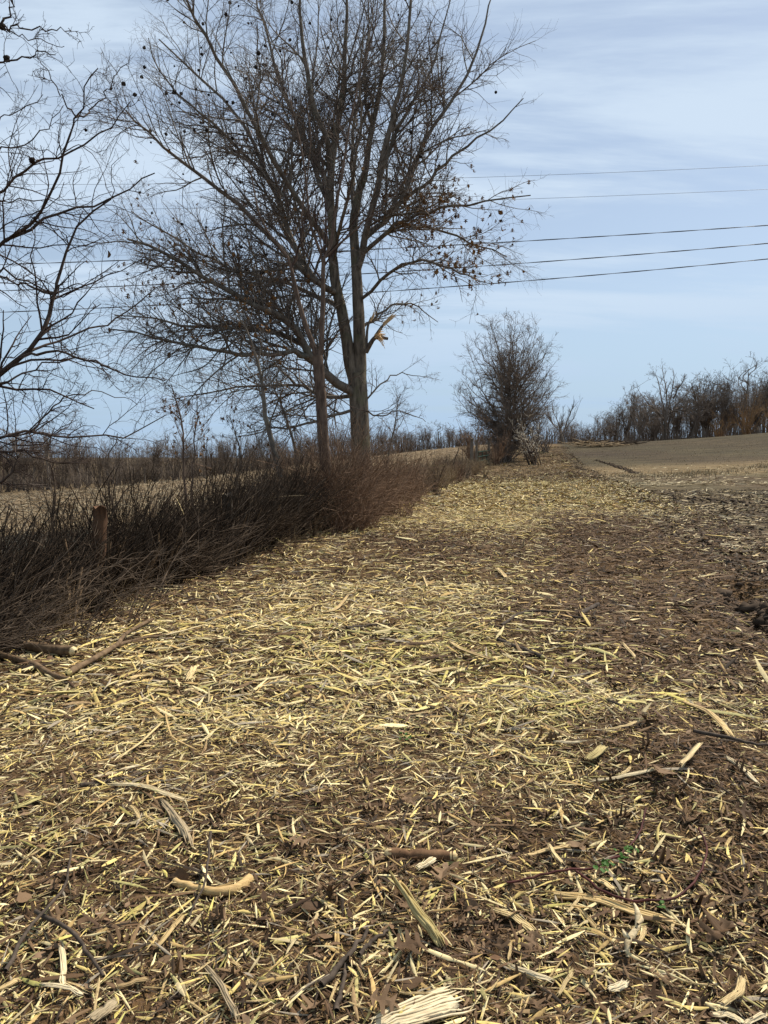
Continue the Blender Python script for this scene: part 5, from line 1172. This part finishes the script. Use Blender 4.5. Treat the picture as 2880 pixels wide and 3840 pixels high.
# ------------------------------------------------------------------ the 300 largest loose splinters and the leaves
CHIPV = []
for i in range(16):
    L = rw.uniform(.8, 1.2); k = 5; x = np.linspace(-L / 2, L / 2, k); bd = rw.normal(0, .12)
    path = np.stack([x, bd * (x ** 2 - .1) * 2 + .02 * rw.normal(size=k), abs(bd) * .3 * (.2 - x ** 2)], -1)
    v, f = sweep(path, rw.uniform(.1, .24), rw.uniform(.03, .06), rw, 3, (rw.uniform(.05, .3), rw.uniform(.05, .3)), (rw.uniform(.5, 1.1), rw.uniform(.5, 1.1)))
    me = mesh_np('splinter', v, f, smooth=False); me.materials.append(M['wood']); CHIPV.append(me)
def spot(px, py):
    if gauss(px, py, 2480, 2880, 260, 200) > .4: return 'in the leaf heap at right'
    r_ = 'along the bottom edge' if py > 3560 else 'in the foreground' if py > 3050 else 'in the near middle' if py > 2620 else 'farther up the strip'
    c_ = 'on the left' if px < 900 else 'in the centre' if px < 1900 else 'on the right'
    return r_ + ' ' + c_
cnt = 0
while cnt < 300:
    px, py = rw.uniform(-60, 2940), 2280 + 1560 * rw.random() ** .8
    g_ = gnd(px, py)
    if g_.x < float(fence_x(g_.y)) + .5: continue
    p_, _, _ = zone(np.array([g_.x]), np.array([g_.y]))
    if rw.random() > p_[0] + .15: continue
    o = bpy.data.objects.new('wood_splinter', CHIPV[rw.integers(0, 16)]); COL.objects.link(o)
    L = rw.uniform(.05, .14) * (1.25 if g_.y > 4 else 1); o.scale = (L, L * rw.uniform(.45, 1.0), L * .7)
    o.location = (g_.x, g_.y, g_.z + rw.uniform(.015, .035)); o.rotation_euler = (rw.normal(0, .25), rw.normal(0, .12), rw.uniform(0, 3.14))
    tag(o, 'loose pale wood splinter in the mulch ' + spot(px, py), 'splinter', 'loose splinters in the mulch'); cnt += 1
cnt = 0
while cnt < 240:
    px, py = rw.uniform(-40, 2920), 2480 + 1360 * rw.random() ** .75
    g_ = gnd(px, py)
    if g_.x < float(fence_x(g_.y)) + .5: continue
    _, _, b_ = zone(np.array([g_.x]), np.array([g_.y]))
    if rw.random() > .3 + .9 * b_[0]: continue
    lob = rw.random() < .86
    o = bpy.data.objects.new('oak_leaf' if lob else 'plain_leaf', LEAFV[rw.integers(0, 7) if lob else 7 + rw.integers(0, 2)]); COL.objects.link(o)
    s_ = rw.uniform(.05, .1); o.scale = (s_, s_ * rw.uniform(.7, 1.05), s_ * rw.uniform(.6, 1.8)); o.location = (g_.x, g_.y, g_.z + rw.uniform(.008, .032)); o.rotation_euler = (rw.normal(0, .4), rw.normal(0, .35), rw.uniform(0, 6.28))
    tag(o, ('dry brown lobed oak leaf ' if lob else 'dry brown oval leaf ') + spot(px, py), 'leaf', 'brown oak leaves on the mulch' if lob else 'brown oval leaves on the mulch'); cnt += 1
for px, py, s_, ry, lab in ((1235, 3340, .1, .9, 'upright dark curled leaf left of the splintered stake'), (1540, 3540, .12, .1, 'large brown oak leaf touching the foot of the splintered stake'), (1660, 3270, .12, .2, 'large oak leaf below the barked stick'),
        (1530, 2990, .1, .2, 'large oak leaf in the middle of the near mulch'), (130, 2365, .16, .9, 'reddish upright oak leaf caught above the brown log'), (1440, 3750, .1, .2, 'oak leaf lying on the large pale slab'), (2790, 3040, .1, .4, 'tan oval leaf at the right edge below the leaf heap'),
        (2700, 3490, .13, .2, 'large oak leaf right of the white forked splinter'), (2425, 2700, .14, .9, 'large oak leaf standing at the top of the leaf heap'), (2480, 2890, .13, .2, 'large oak leaf in the heart of the leaf heap'), (1120, 3150, .1, .1, 'broad tan leaf upper left of the barked stick')):
    o = bpy.data.objects.new('oak_leaf', LEAFV[rw.integers(0, 7)]); COL.objects.link(o); g_ = gnd(px, py, .05); o.location = g_; o.scale = (s_, s_, s_); o.rotation_euler = (rw.normal(0, .2), ry, rw.uniform(0, 6.28))
    tag(o, lab, 'leaf', 'large oak leaves on top')
